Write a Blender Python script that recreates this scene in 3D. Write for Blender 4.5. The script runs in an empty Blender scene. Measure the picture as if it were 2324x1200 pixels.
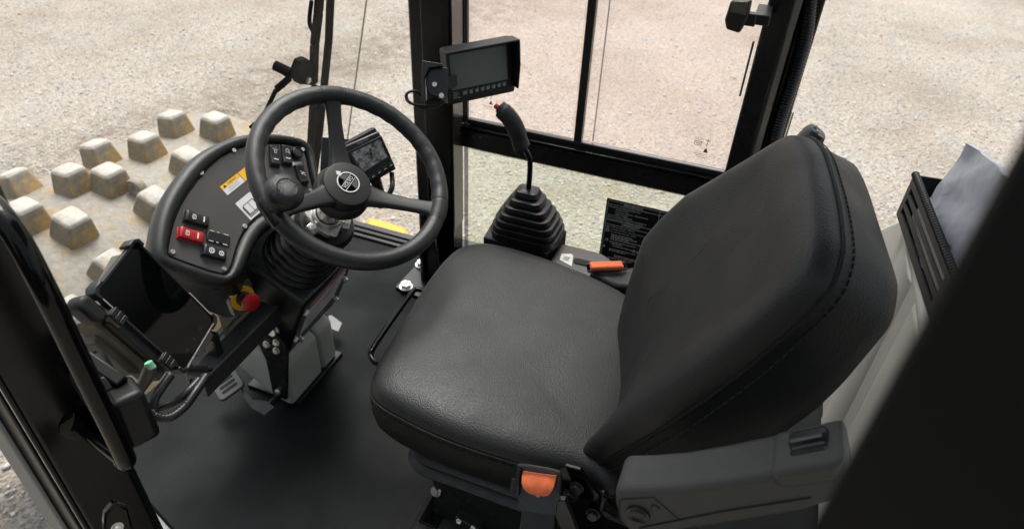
import bpy, bmesh, math, random
import numpy as np
from mathutils import Vector, Matrix, Quaternion

random.seed(7)
rng = np.random.default_rng(7)
SC = bpy.context.scene
COL = SC.collection
V = Vector
PI = math.pi

# ------------------------------------------------------------------ camera
cam = bpy.data.cameras.new('camera')
cam_o = bpy.data.objects.new('camera', cam)
COL.objects.link(cam_o)
R_ = V((0.93107098, 0.36274619, 0.03901316))
U_ = V((-0.24765807, 0.54988074, 0.79768205))
F_ = V((-0.26790354, 0.75236053, -0.60181502))
m = Matrix.Identity(4)
for i, ax in enumerate((R_, U_, -F_)):
    for j in range(3):
        m[j][i] = ax[j]
m.translation = (0, 0, 1.46)
cam_o.matrix_world = m
cam.sensor_width = 36
cam.lens = 24
cam.clip_start = 0.02
cam.clip_end = 500
cam.dof.use_dof = True
cam.dof.focus_distance = 1.3
cam.dof.aperture_fstop = 5.2
SC.camera = cam_o

# ------------------------------------------------------------------ world, sun, exposure
SUN_EL, SUN_AZ = math.radians(64), math.radians(118)   # azimuth counter-clockwise from +X: front right of the machine
world = bpy.data.worlds.new('World')
SC.world = world
world.use_nodes = True
wn = world.node_tree
wn.nodes.clear()
sky = wn.nodes.new('ShaderNodeTexSky')
sky.sky_type = 'NISHITA'
sky.sun_disc = False
sky.sun_elevation = SUN_EL
sky.sun_rotation = math.radians(90) - SUN_AZ
sky.dust_density = 5.0
sky.air_density = 1.0
sky.ozone_density = 1.0
hs = wn.nodes.new('ShaderNodeHueSaturation')
hs.inputs['Saturation'].default_value = 0.35
bg = wn.nodes.new('ShaderNodeBackground')
bg.inputs['Strength'].default_value = 0.15
wo = wn.nodes.new('ShaderNodeOutputWorld')
wn.links.new(sky.outputs[0], hs.inputs['Color'])
wn.links.new(hs.outputs[0], bg.inputs['Color'])
wn.links.new(bg.outputs[0], wo.inputs['Surface'])
sun = bpy.data.lights.new('sun', 'SUN')
sun.energy = 1.5
sun.angle = math.radians(24)
sun.color = (1.0, 0.94, 0.85)
sun_o = bpy.data.objects.new('sun', sun)
COL.objects.link(sun_o)
sd = V((math.cos(SUN_EL) * math.cos(SUN_AZ), math.cos(SUN_EL) * math.sin(SUN_AZ), math.sin(SUN_EL)))
sun_o.rotation_euler = sd.to_track_quat('Z', 'Y').to_euler()
SC.view_settings.view_transform = 'Standard'
SC.view_settings.look = 'None'
SC.view_settings.exposure = 0.80
SC.view_settings.gamma = 1.0
SC.view_settings.use_curve_mapping = False
SC.render.engine = 'CYCLES'
SC.cycles.max_bounces = 10
SC.cycles.transparent_max_bounces = 16
SC.cycles.use_denoising = True

# ------------------------------------------------------------------ materials
def N(nt, t, **kw):
    n = nt.nodes.new(t)
    for k, v in kw.items():
        if k in n.inputs:
            n.inputs[k].default_value = v
        else:
            setattr(n, k, v)
    return n

def mat(name, col, rough=0.5, metal=0.0, spec=0.5, coat=0.0, bump=None, var=None, rvar=None, col2=None, sheen=0.0):
    """bump = (scale, distance, 'noise'|'voronoi'); var = (scale, amount) mottles the colour; rvar = (scale, amount) the gloss"""
    m = bpy.data.materials.new(name)
    m.use_nodes = True
    nt = m.node_tree
    p = nt.nodes['Principled BSDF']
    c = tuple(col) + (1,)
    p.inputs['Base Color'].default_value = c
    p.inputs['Roughness'].default_value = rough
    p.inputs['Metallic'].default_value = metal
    p.inputs['Specular IOR Level'].default_value = spec
    p.inputs['Specular Tint'].default_value = (0.94, 1.0, 0.99, 1) if max(col) < .08 and metal == 0 else (1, 1, 1, 1)
    p.inputs['Coat Weight'].default_value = coat
    p.inputs['Coat Roughness'].default_value = 0.08
    if sheen:
        p.inputs['Sheen Weight'].default_value = sheen
    tc = nt.nodes.new('ShaderNodeTexCoord')
    if var:
        n = N(nt, 'ShaderNodeTexNoise', Scale=var[0], Detail=6.0, Roughness=0.6)
        nt.links.new(tc.outputs['Object'], n.inputs['Vector'])
        r = nt.nodes.new('ShaderNodeMapRange')
        r.inputs['From Min'].default_value = 0.3
        r.inputs['From Max'].default_value = 0.7
        nt.links.new(n.outputs[0], r.inputs['Value'])
        mx = N(nt, 'ShaderNodeMix', data_type='RGBA')
        c2 = tuple(col2) + (1,) if col2 else tuple(min(1, x * (1 + var[1])) for x in col) + (1,)
        c1 = c if col2 else tuple(x * (1 - var[1]) for x in col) + (1,)
        mx.inputs[6].default_value = c1
        mx.inputs[7].default_value = c2
        nt.links.new(r.outputs[0], mx.inputs[0])
        nt.links.new(mx.outputs[2], p.inputs['Base Color'])
    if rvar:
        n = N(nt, 'ShaderNodeTexNoise', Scale=rvar[0], Detail=5.0)
        nt.links.new(tc.outputs['Object'], n.inputs['Vector'])
        r = nt.nodes.new('ShaderNodeMapRange')
        r.inputs['From Min'].default_value = 0.3
        r.inputs['From Max'].default_value = 0.7
        r.inputs['To Min'].default_value = max(0.02, rough - rvar[1])
        r.inputs['To Max'].default_value = min(1, rough + rvar[1])
        nt.links.new(n.outputs[0], r.inputs['Value'])
        nt.links.new(r.outputs[0], p.inputs['Roughness'])
    if bump:
        if bump[2] == 'voronoi':
            b = N(nt, 'ShaderNodeTexVoronoi', Scale=bump[0], feature='SMOOTH_F1')
            b.inputs['Smoothness'].default_value = 0.4
        else:
            b = N(nt, 'ShaderNodeTexNoise', Scale=bump[0], Detail=3.0)
        nt.links.new(tc.outputs['Object'], b.inputs['Vector'])
        bp = N(nt, 'ShaderNodeBump', Strength=1.0, Distance=bump[1])
        nt.links.new(b.outputs[0], bp.inputs['Height'])
        nt.links.new(bp.outputs[0], p.inputs['Normal'])
    return m

M = {}
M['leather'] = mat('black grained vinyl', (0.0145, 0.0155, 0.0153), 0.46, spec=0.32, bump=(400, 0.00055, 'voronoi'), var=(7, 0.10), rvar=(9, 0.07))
M['leather_shaded'] = mat('black grained vinyl shaded', (0.0055, 0.007, 0.007), 0.5, spec=0.22, bump=(400, 0.0006, 'voronoi'), rvar=(9, 0.06))  # same vinyl with the shade of the seat's sides put into its colour
M['thread'] = mat('black thread', (0.008, 0.008, 0.008), 0.8)
M['grain'] = mat('black grained plastic', (0.011, 0.0118, 0.0118), 0.34, spec=0.5, bump=(520, 0.0009, 'noise'), rvar=(20, 0.06))
M['black'] = mat('satin black plastic', (0.013, 0.013, 0.014), 0.38, spec=0.5, rvar=(30, 0.08))
M['matte'] = mat('matte black plastic', (0.012, 0.012, 0.012), 0.5, spec=0.4, bump=(700, 0.0003, 'noise'))
M['rubber'] = mat('black rubber', (0.010, 0.010, 0.0105), 0.38, spec=0.45, rvar=(40, 0.07))
M['gloss'] = mat('glossy black paint', (0.003, 0.003, 0.003), 0.09, spec=0.2, coat=0.0, rvar=(8, 0.05), bump=(60, 0.00025, 'noise'))
M['post_paint'] = mat('black post paint', (0.0035, 0.0035, 0.0035), 0.22, spec=0.28, rvar=(10, 0.06))
M['mirror_paint'] = mat('high gloss strip', (0.040, 0.033, 0.028), 0.10, spec=0.9, coat=0.0)
M['pillar'] = mat('dull black pillar', (0.004, 0.0046, 0.0046), 0.6, spec=0.1)
M['wiper'] = mat('weathered black wiper', (0.006, 0.006, 0.006), 0.9, spec=0.05)
M['arm_plastic'] = mat('grey black grained plastic', (0.058, 0.060, 0.056), 0.5, spec=0.25, bump=(520, 0.0008, 'noise'), rvar=(20, 0.06))
M['arm_steel'] = mat('grey black powder coat', (0.030, 0.030, 0.029), 0.42, spec=0.5, rvar=(16, 0.08), bump=(300, 0.0003, 'noise'))
M['pedal_steel'] = mat('worn dark steel', (0.085, 0.085, 0.082), 0.40, spec=0.5, var=(30, 0.25))
M['knob'] = mat('hand polished black plastic', (0.005, 0.0055, 0.0055), 0.24, spec=0.5, bump=(520, 0.0012, 'noise'), rvar=(30, 0.08))
M['edge'] = mat('pale edge moulding', (0.34, 0.34, 0.32), 0.35)
M['latch'] = mat('dull black box plastic', (0.004, 0.004, 0.004), 0.45, spec=0.3)
M['leaf'] = mat('dark foliage', (0.035, 0.05, 0.018), 0.6, spec=0.3, var=(3, 0.4))
M['satin_paint'] = mat('satin black paint', (0.011, 0.011, 0.011), 0.3, spec=0.5, rvar=(14, 0.08))
M['floor'] = mat('black rubber mat', (0.0040, 0.0058, 0.0060), 0.55, spec=0.11, bump=(260, 0.0004, 'noise'), var=(6, 0.45), rvar=(4, 0.14))
M['panel'] = mat('charcoal panel sheet', (0.066, 0.062, 0.059), 0.42, spec=0.5, bump=(900, 0.0002, 'noise'), var=(6, 0.08))
M['grey'] = mat('light grey plastic', (0.44, 0.45, 0.41), 0.5, bump=(500, 0.0004, 'noise'), var=(9, 0.05))
M['grey_dark'] = mat('mid grey plastic', (0.22, 0.23, 0.22), 0.5, var=(9, 0.06))
M['trim'] = mat('grey grained trim', (0.50, 0.49, 0.445), 0.55, bump=(450, 0.0007, 'voronoi'), var=(5, 0.05))
M['zinc'] = mat('zinc plated steel', (0.78, 0.78, 0.75), 0.32, metal=1.0, rvar=(60, 0.12), var=(90, 0.15))
M['cast'] = mat('cast steel', (0.55, 0.54, 0.50), 0.38, metal=1.0, var=(50, 0.25), bump=(300, 0.0006, 'noise'))
M['red'] = mat('red plastic', (0.36, 0.010, 0.012), 0.35, spec=0.5, rvar=(40, 0.06))
M['yellow'] = mat('yellow plastic', (0.75, 0.42, 0.02), 0.45)
M['yellow_paint'] = mat('yellow paint', (0.78, 0.36, 0.02), 0.35, var=(8, 0.08))
M['orange'] = mat('orange webbing', (0.72, 0.15, 0.045), 0.75, bump=(800, 0.0006, 'noise'), var=(60, 0.14), sheen=0.2)
M['white'] = mat('white print', (0.72, 0.72, 0.70), 0.5)
M['sticker'] = mat('white sticker', (0.62, 0.63, 0.62), 0.4, var=(40, 0.05))
M['ink'] = mat('black print', (0.012, 0.012, 0.012), 0.5)
M['decal'] = mat('black decal film', (0.010, 0.010, 0.011), 0.35)
M['tan'] = mat('pale butyl joint', (0.70, 0.58, 0.42), 0.5)
M['screen_dark'] = mat('dark display glass', (0.0012, 0.0016, 0.0016), 0.03, spec=0.14)
M['screen_grey'] = mat('anti glare display', (0.17, 0.20, 0.19), 0.35, spec=0.6)
M['green'] = mat('green plug', (0.18, 0.50, 0.30), 0.45)
M['olive'] = mat('olive grey plastic', (0.11, 0.10, 0.078), 0.6, bump=(600, 0.0003, 'noise'))
M['paper'] = mat('plastic sleeved paper', (0.54, 0.58, 0.64), 0.4, spec=0.5, var=(5, 0.05), bump=(7, 0.02, 'noise'))
M['teal'] = mat('teal paint mark', (0.02, 0.20, 0.20), 0.5)
M['orange_red'] = mat('orange print', (0.55, 0.09, 0.03), 0.5)
M['button'] = mat('grey green keys', (0.26, 0.32, 0.29), 0.5)

def glass(name, tint, refl=0.6, dust=0.0, dustcol=(0.8, 0.72, 0.66)):
    m = bpy.data.materials.new(name)
    m.use_nodes = True
    nt = m.node_tree
    nt.nodes.remove(nt.nodes['Principled BSDF'])
    out = nt.nodes['Material Output']
    t = N(nt, 'ShaderNodeBsdfTransparent')
    t.inputs[0].default_value = tuple(tint) + (1,)
    g = N(nt, 'ShaderNodeBsdfGlossy', Roughness=0.02)
    lw = N(nt, 'ShaderNodeLayerWeight', Blend=0.12)
    ml = N(nt, 'ShaderNodeMath', operation='MULTIPLY')
    ml.inputs[1].default_value = refl
    nt.links.new(lw.outputs['Fresnel'], ml.inputs[0])
    mx = N(nt, 'ShaderNodeMixShader')
    nt.links.new(ml.outputs[0], mx.inputs[0])
    nt.links.new(t.outputs[0], mx.inputs[1])
    nt.links.new(g.outputs[0], mx.inputs[2])
    last = mx
    if dust:
        d = N(nt, 'ShaderNodeBsdfTranslucent')
        d.inputs[0].default_value = tuple(dustcol) + (1,)
        tc = N(nt, 'ShaderNodeTexCoord')
        nz = N(nt, 'ShaderNodeTexNoise', Scale=3.0, Detail=5.0)
        nt.links.new(tc.outputs['Object'], nz.inputs['Vector'])
        r = N(nt, 'ShaderNodeMapRange')
        r.inputs['To Min'].default_value = dust * 0.5
        r.inputs['To Max'].default_value = dust * 1.5
        nt.links.new(nz.outputs[0], r.inputs['Value'])
        m2 = N(nt, 'ShaderNodeMixShader')
        nt.links.new(r.outputs[0], m2.inputs[0])
        nt.links.new(mx.outputs[0], m2.inputs[1])
        nt.links.new(d.outputs[0], m2.inputs[2])
        last = m2
    nt.links.new(last.outputs[0], out.inputs[0])
    return m

M['glass'] = glass('clear window glass', (0.985, 0.985, 0.975), 0.5, 0.03, (0.8, 0.76, 0.68))
M['glass_front'] = glass('clear front glass', (0.99, 0.99, 0.985), 0.03, 0.002, (0.8, 0.76, 0.68))
M['glass_pink'] = glass('dusty sliding glass', (0.985, 0.965, 0.955), 0.5, 0.10, (0.85, 0.72, 0.66))
M['glass_green'] = glass('greenish lower glass', (0.935, 0.965, 0.92), 0.5, 0.03, (0.75, 0.78, 0.70))

def frit():
    m = bpy.data.materials.new('dotted ceramic border')
    m.use_nodes = True
    nt = m.node_tree
    p = nt.nodes['Principled BSDF']
    p.inputs['Base Color'].default_value = (0.01, 0.01, 0.01, 1)
    p.inputs['Roughness'].default_value = 0.4
    out = nt.nodes['Material Output']
    tc = N(nt, 'ShaderNodeTexCoord')
    vo = N(nt, 'ShaderNodeTexVoronoi', Scale=190.0)
    vo.inputs['Randomness'].default_value = 0.0
    nt.links.new(tc.outputs['Object'], vo.inputs['Vector'])
    gt = N(nt, 'ShaderNodeMath', operation='GREATER_THAN')
    gt.inputs[1].default_value = 0.47
    nt.links.new(vo.outputs[0], gt.inputs[0])
    t = N(nt, 'ShaderNodeBsdfTransparent')
    mx = N(nt, 'ShaderNodeMixShader')
    nt.links.new(gt.outputs[0], mx.inputs[0])
    nt.links.new(p.outputs[0], mx.inputs[1])
    nt.links.new(t.outputs[0], mx.inputs[2])
    nt.links.new(mx.outputs[0], out.inputs[0])
    return m
M['frit'] = frit()

def gravel_mat():
    m = bpy.data.materials.new('pale gravel ground')
    m.use_nodes = True
    nt = m.node_tree
    p = nt.nodes['Principled BSDF']
    p.inputs['Roughness'].default_value = 0.9
    p.inputs['Specular IOR Level'].default_value = 0.2
    tc = N(nt, 'ShaderNodeTexCoord')
    L = nt.links.new
    big = N(nt, 'ShaderNodeTexNoise', Scale=0.45, Detail=6.0, Roughness=0.62)
    L(tc.outputs['Object'], big.inputs['Vector'])
    r1 = nt.nodes.new('ShaderNodeValToRGB')
    e = r1.color_ramp.elements
    e[0].position = 0.32; e[0].color = (0.37, 0.335, 0.285, 1)
    e[1].position = 0.68; e[1].color = (0.55, 0.53, 0.495, 1)
    k = e.new(0.5); k.color = (0.485, 0.463, 0.425, 1)
    L(big.outputs[0], r1.inputs[0])
    hue = N(nt, 'ShaderNodeTexNoise', Scale=1.7, Detail=7.0, Roughness=0.7)
    L(tc.outputs['Object'], hue.inputs['Vector'])
    rh = nt.nodes.new('ShaderNodeValToRGB')
    e = rh.color_ramp.elements
    e[0].position = 0.38; e[0].color = (0.95, 0.975, 1.0, 1)
    e[1].position = 0.62; e[1].color = (1.0, 0.975, 0.94, 1)
    L(hue.outputs[0], rh.inputs[0])
    m0 = N(nt, 'ShaderNodeMix', data_type='RGBA', blend_type='MULTIPLY')
    m0.inputs[0].default_value = 1.0
    L(r1.outputs[0], m0.inputs[6]); L(rh.outputs[0], m0.inputs[7])
    # damp brown churned track in front of the drum
    sx = N(nt, 'ShaderNodeSeparateXYZ')
    L(tc.outputs['Object'], sx.inputs[0])
    wob = N(nt, 'ShaderNodeTexNoise', Scale=1.1, Detail=4.0)
    L(tc.outputs['Object'], wob.inputs['Vector'])
    ax_ = N(nt, 'ShaderNodeMath', operation='MULTIPLY_ADD')       # distance across the track
    ax_.inputs[1].default_value = 0.97; ax_.inputs[2].default_value = 5.25
    L(sx.outputs[0], ax_.inputs[0])
    ay_ = N(nt, 'ShaderNodeMath', operation='MULTIPLY_ADD')
    ay_.inputs[1].default_value = -0.24
    L(sx.outputs[1], ay_.inputs[0]); L(ax_.outputs[0], ay_.inputs[2])
    aw_ = N(nt, 'ShaderNodeMath', operation='MULTIPLY_ADD')
    aw_.inputs[1].default_value = 1.0
    L(wob.outputs[0], aw_.inputs[0]); L(ay_.outputs[0], aw_.inputs[2])
    ab_ = N(nt, 'ShaderNodeMath', operation='ABSOLUTE')
    L(aw_.outputs[0], ab_.inputs[0])
    tr_ = N(nt, 'ShaderNodeMapRange')
    tr_.inputs['From Min'].default_value = 0.2; tr_.inputs['From Max'].default_value = 0.9
    tr_.inputs['To Min'].default_value = 0.75; tr_.inputs['To Max'].default_value = 0.0
    L(ab_.outputs[0], tr_.inputs['Value'])
    brk = N(nt, 'ShaderNodeTexNoise', Scale=5.0, Detail=8.0, Roughness=0.75)
    L(tc.outputs['Object'], brk.inputs['Vector'])
    bm_ = N(nt, 'ShaderNodeMapRange')
    bm_.inputs['From Min'].default_value = 0.38; bm_.inputs['From Max'].default_value = 0.62
    L(brk.outputs[0], bm_.inputs['Value'])
    mm_ = N(nt, 'ShaderNodeMath', operation='MULTIPLY')
    L(tr_.outputs[0], mm_.inputs[0]); L(bm_.outputs[0], mm_.inputs[1])
    mt_ = N(nt, 'ShaderNodeMix', data_type='RGBA')
    mt_.inputs[7].default_value = (0.17, 0.14, 0.10, 1)
    L(mm_.outputs[0], mt_.inputs[0]); L(m0.outputs[2], mt_.inputs[6])
    vo = N(nt, 'ShaderNodeTexVoronoi', Scale=48.0)
    L(tc.outputs['Object'], vo.inputs['Vector'])
    r2 = nt.nodes.new('ShaderNodeValToRGB')
    e = r2.color_ramp.elements
    e[0].position = 0.0; e[0].color = (0.52, 0.50, 0.47, 1)
    e[1].position = 1.0; e[1].color = (1.0, 0.99, 0.97, 1)
    k = e.new(0.35); k.color = (0.78, 0.74, 0.69, 1)
    k = e.new(0.75); k.color = (0.92, 0.84, 0.76, 1)
    sp = N(nt, 'ShaderNodeSeparateColor')
    L(vo.outputs['Color'], sp.inputs[0])
    L(sp.outputs[0], r2.inputs[0])
    fine = N(nt, 'ShaderNodeTexNoise', Scale=30.0, Detail=8.0, Roughness=0.75)
    L(tc.outputs['Object'], fine.inputs['Vector'])
    r3 = N(nt, 'ShaderNodeMapRange')
    r3.inputs['From Min'].default_value = 0.3; r3.inputs['From Max'].default_value = 0.7
    r3.inputs['To Min'].default_value = 0.72; r3.inputs['To Max'].default_value = 1.22
    L(fine.outputs[0], r3.inputs['Value'])
    m1 = N(nt, 'ShaderNodeMix', data_type='RGBA', blend_type='MULTIPLY')
    m1.inputs[0].default_value = 0.85
    L(mt_.outputs[2], m1.inputs[6]); L(r2.outputs[0], m1.inputs[7])
    m2 = N(nt, 'ShaderNodeMix', data_type='RGBA', blend_type='MULTIPLY')
    m2.inputs[0].default_value = 1.0
    L(m1.outputs[2], m2.inputs[6]); L(r3.outputs[0], m2.inputs[7])
    L(m2.outputs[2], p.inputs['Base Color'])
    b1 = N(nt, 'ShaderNodeBump', Strength=0.9, Distance=0.014)
    L(vo.outputs['Distance'], b1.inputs['Height'])
    b2 = N(nt, 'ShaderNodeBump', Strength=0.8, Distance=0.018)
    L(fine.outputs[0], b2.inputs['Height'])
    b1.invert = True
    L(b1.outputs[0], b2.inputs['Normal'])
    L(b2.outputs[0], p.inputs['Normal'])
    return m
M['gravel'] = gravel_mat()

def stone_mat():
    m = bpy.data.materials.new('gravel stones')
    m.use_nodes = True
    nt = m.node_tree
    p = nt.nodes['Principled BSDF']
    p.inputs['Roughness'].default_value = 0.9
    p.inputs['Specular IOR Level'].default_value = 0.2
    a = N(nt, 'ShaderNodeAttribute', attribute_name='stone_colour')
    nt.links.new(a.outputs['Color'], p.inputs['Base Color'])
    return m
M['stone'] = stone_mat()

def drum_mat(name, dirt, base=(0.265, 0.25, 0.212), mud=(0.31, 0.22, 0.115)):
    m = bpy.data.materials.new(name)
    m.use_nodes = True
    nt = m.node_tree
    p = nt.nodes['Principled BSDF']
    p.inputs['Roughness'].default_value = 0.55
    p.inputs['Specular IOR Level'].default_value = 0.4
    L = nt.links.new
    tc = N(nt, 'ShaderNodeTexCoord')
    mp = N(nt, 'ShaderNodeMapping')
    mp.inputs['Scale'].default_value = (1, 1, 1)
    L(tc.outputs['Object'], mp.inputs['Vector'])
    n1 = N(nt, 'ShaderNodeTexNoise', Scale=9.0, Detail=8.0, Roughness=0.65)
    L(mp.outputs[0], n1.inputs['Vector'])
    n2 = N(nt, 'ShaderNodeTexNoise', Scale=38.0, Detail=6.0, Roughness=0.7)
    L(mp.outputs[0], n2.inputs['Vector'])
    r1 = nt.nodes.new('ShaderNodeValToRGB')
    e = r1.color_ramp.elements
    e[0].position = 0.52 - dirt * 0.1; e[0].color = tuple(base) + (1,)
    e[1].position = 0.66 - dirt * 0.08; e[1].color = tuple(mud) + (1,)
    L(n1.outputs[0], r1.inputs[0])
    r2 = N(nt, 'ShaderNodeMapRange')
    r2.inputs['From Min'].default_value = 0.3; r2.inputs['From Max'].default_value = 0.7
    r2.inputs['To Min'].default_value = 0.75; r2.inputs['To Max'].default_value = 1.25
    L(n2.outputs[0], r2.inputs['Value'])
    mx = N(nt, 'ShaderNodeMix', data_type='RGBA', blend_type='MULTIPLY')
    mx.inputs[0].default_value = 1.0
    L(r1.outputs[0], mx.inputs[6]); L(r2.outputs[0], mx.inputs[7])
    L(mx.outputs[2], p.inputs['Base Color'])
    b = N(nt, 'ShaderNodeBump', Strength=0.5, Distance=0.006)
    L(n2.outputs[0], b.inputs['Height'])
    L(b.outputs[0], p.inputs['Normal'])
    return m
M['drum'] = drum_mat('worn dusty drum steel', 0.15)
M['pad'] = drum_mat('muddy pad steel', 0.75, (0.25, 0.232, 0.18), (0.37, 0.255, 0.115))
M['pad_face'] = drum_mat('pale pad face', 0.1, (0.40, 0.385, 0.345), (0.42, 0.33, 0.22))  # paler colour for the top of each pad

def small_screen_mat():
    m = mat('wet little screen', (0.02, 0.02, 0.022), 0.15, spec=0.6)
    nt = m.node_tree
    p = nt.nodes['Principled BSDF']
    tc = N(nt, 'ShaderNodeTexCoord')
    n = N(nt, 'ShaderNodeTexNoise', Scale=70.0, Detail=5.0, Roughness=0.7)
    nt.links.new(tc.outputs['Object'], n.inputs['Vector'])
    r = nt.nodes.new('ShaderNodeValToRGB')
    r.color_ramp.elements[0].position = 0.38; r.color_ramp.elements[0].color = (0.012, 0.012, 0.013, 1)
    r.color_ramp.elements[1].position = 0.72; r.color_ramp.elements[1].color = (0.50, 0.50, 0.49, 1)
    nt.links.new(n.outputs[0], r.inputs[0])
    nt.links.new(r.outputs[0], p.inputs['Base Color'])
    return m
M['small_screen'] = small_screen_mat()

# ------------------------------------------------------------------ geometry helpers
def frame(c, u, v, n):
    m = Matrix.Identity(4)
    for i, ax in enumerate((u, v, n)):
        for j in range(3):
            m[j][i] = ax[j]
    m.translation = V(c)
    return m

def frame_n(c, n, up=(0, 0, 1)):
    n = V(n).normalized()
    up = V(up)
    v = (up - up.dot(n) * n).normalized()
    return frame(c, v.cross(n), v, n)

def bar_frame(a, b, up=(0, 0, 1)):
    """frame at the middle of a-b with local x along it"""
    a, b = V(a), V(b)
    x = (b - a).normalized()
    up = V(up)
    z = (up - up.dot(x) * x).normalized()
    return frame((a + b) / 2, x, z.cross(x), z), (b - a).length

def chaikin(p, n=2):
    p = [V(q) for q in p]
    for _ in range(n):
        o = []
        for i in range(len(p)):
            a, b = p[i], p[(i + 1) % len(p)]
            o += [a * .75 + b * .25, a * .25 + b * .75]
        p = o
    return p

def rrect(w, h, r, n=5):
    o = []
    for cx, cy, a0 in ((w/2 - r, h/2 - r, 0), (-w/2 + r, h/2 - r, 90), (-w/2 + r, -h/2 + r, 180), (w/2 - r, -h/2 + r, 270)):
        for k in range(n):
            a = math.radians(a0 + 90 * k / (n - 1))
            o.append((cx + r * math.cos(a), cy + r * math.sin(a)))
    return o

def star(poly, n=96, c=None):
    """radius of a closed outline as seen from c, at n equal angles"""
    P = [V((q[0], q[1])) for q in poly]
    if c is None:
        c = sum(P, V((0, 0))) / len(P)
    c = V(c)
    out = []
    for k in range(n):
        a = 2 * PI * k / n
        d = V((math.cos(a), math.sin(a)))
        best = 0
        for i in range(len(P)):
            p, q = P[i] - c, P[(i + 1) % len(P)] - c
            e = q - p
            den = d.x * e.y - d.y * e.x
            if abs(den) < 1e-9:
                continue
            t = (p.x * e.y - p.y * e.x) / den
            s = (p.x * d.y - p.y * d.x) / den
            if -1e-6 <= s <= 1 + 1e-6 and t > best:
                best = t
        out.append(best)
    return c, out

def spline(pts, n=8, closed=False):
    """Catmull-Rom through the points"""
    P = [V(p) for p in pts]
    o = []
    L = len(P)
    for i in range(L if closed else L - 1):
        if closed:
            a, b, c, d = P[(i-1) % L], P[i], P[(i+1) % L], P[(i+2) % L]
        else:
            a, b, c, d = P[max(i-1, 0)], P[i], P[i+1], P[min(i+2, L-1)]
        for k in range(n):
            t = k / n
            o.append(0.5 * ((2*b) + (c-a)*t + (2*a-5*b+4*c-d)*t*t + (3*b-a-3*c+d)*t**3))
    if not closed:
        o.append(P[-1])
    return o

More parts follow.
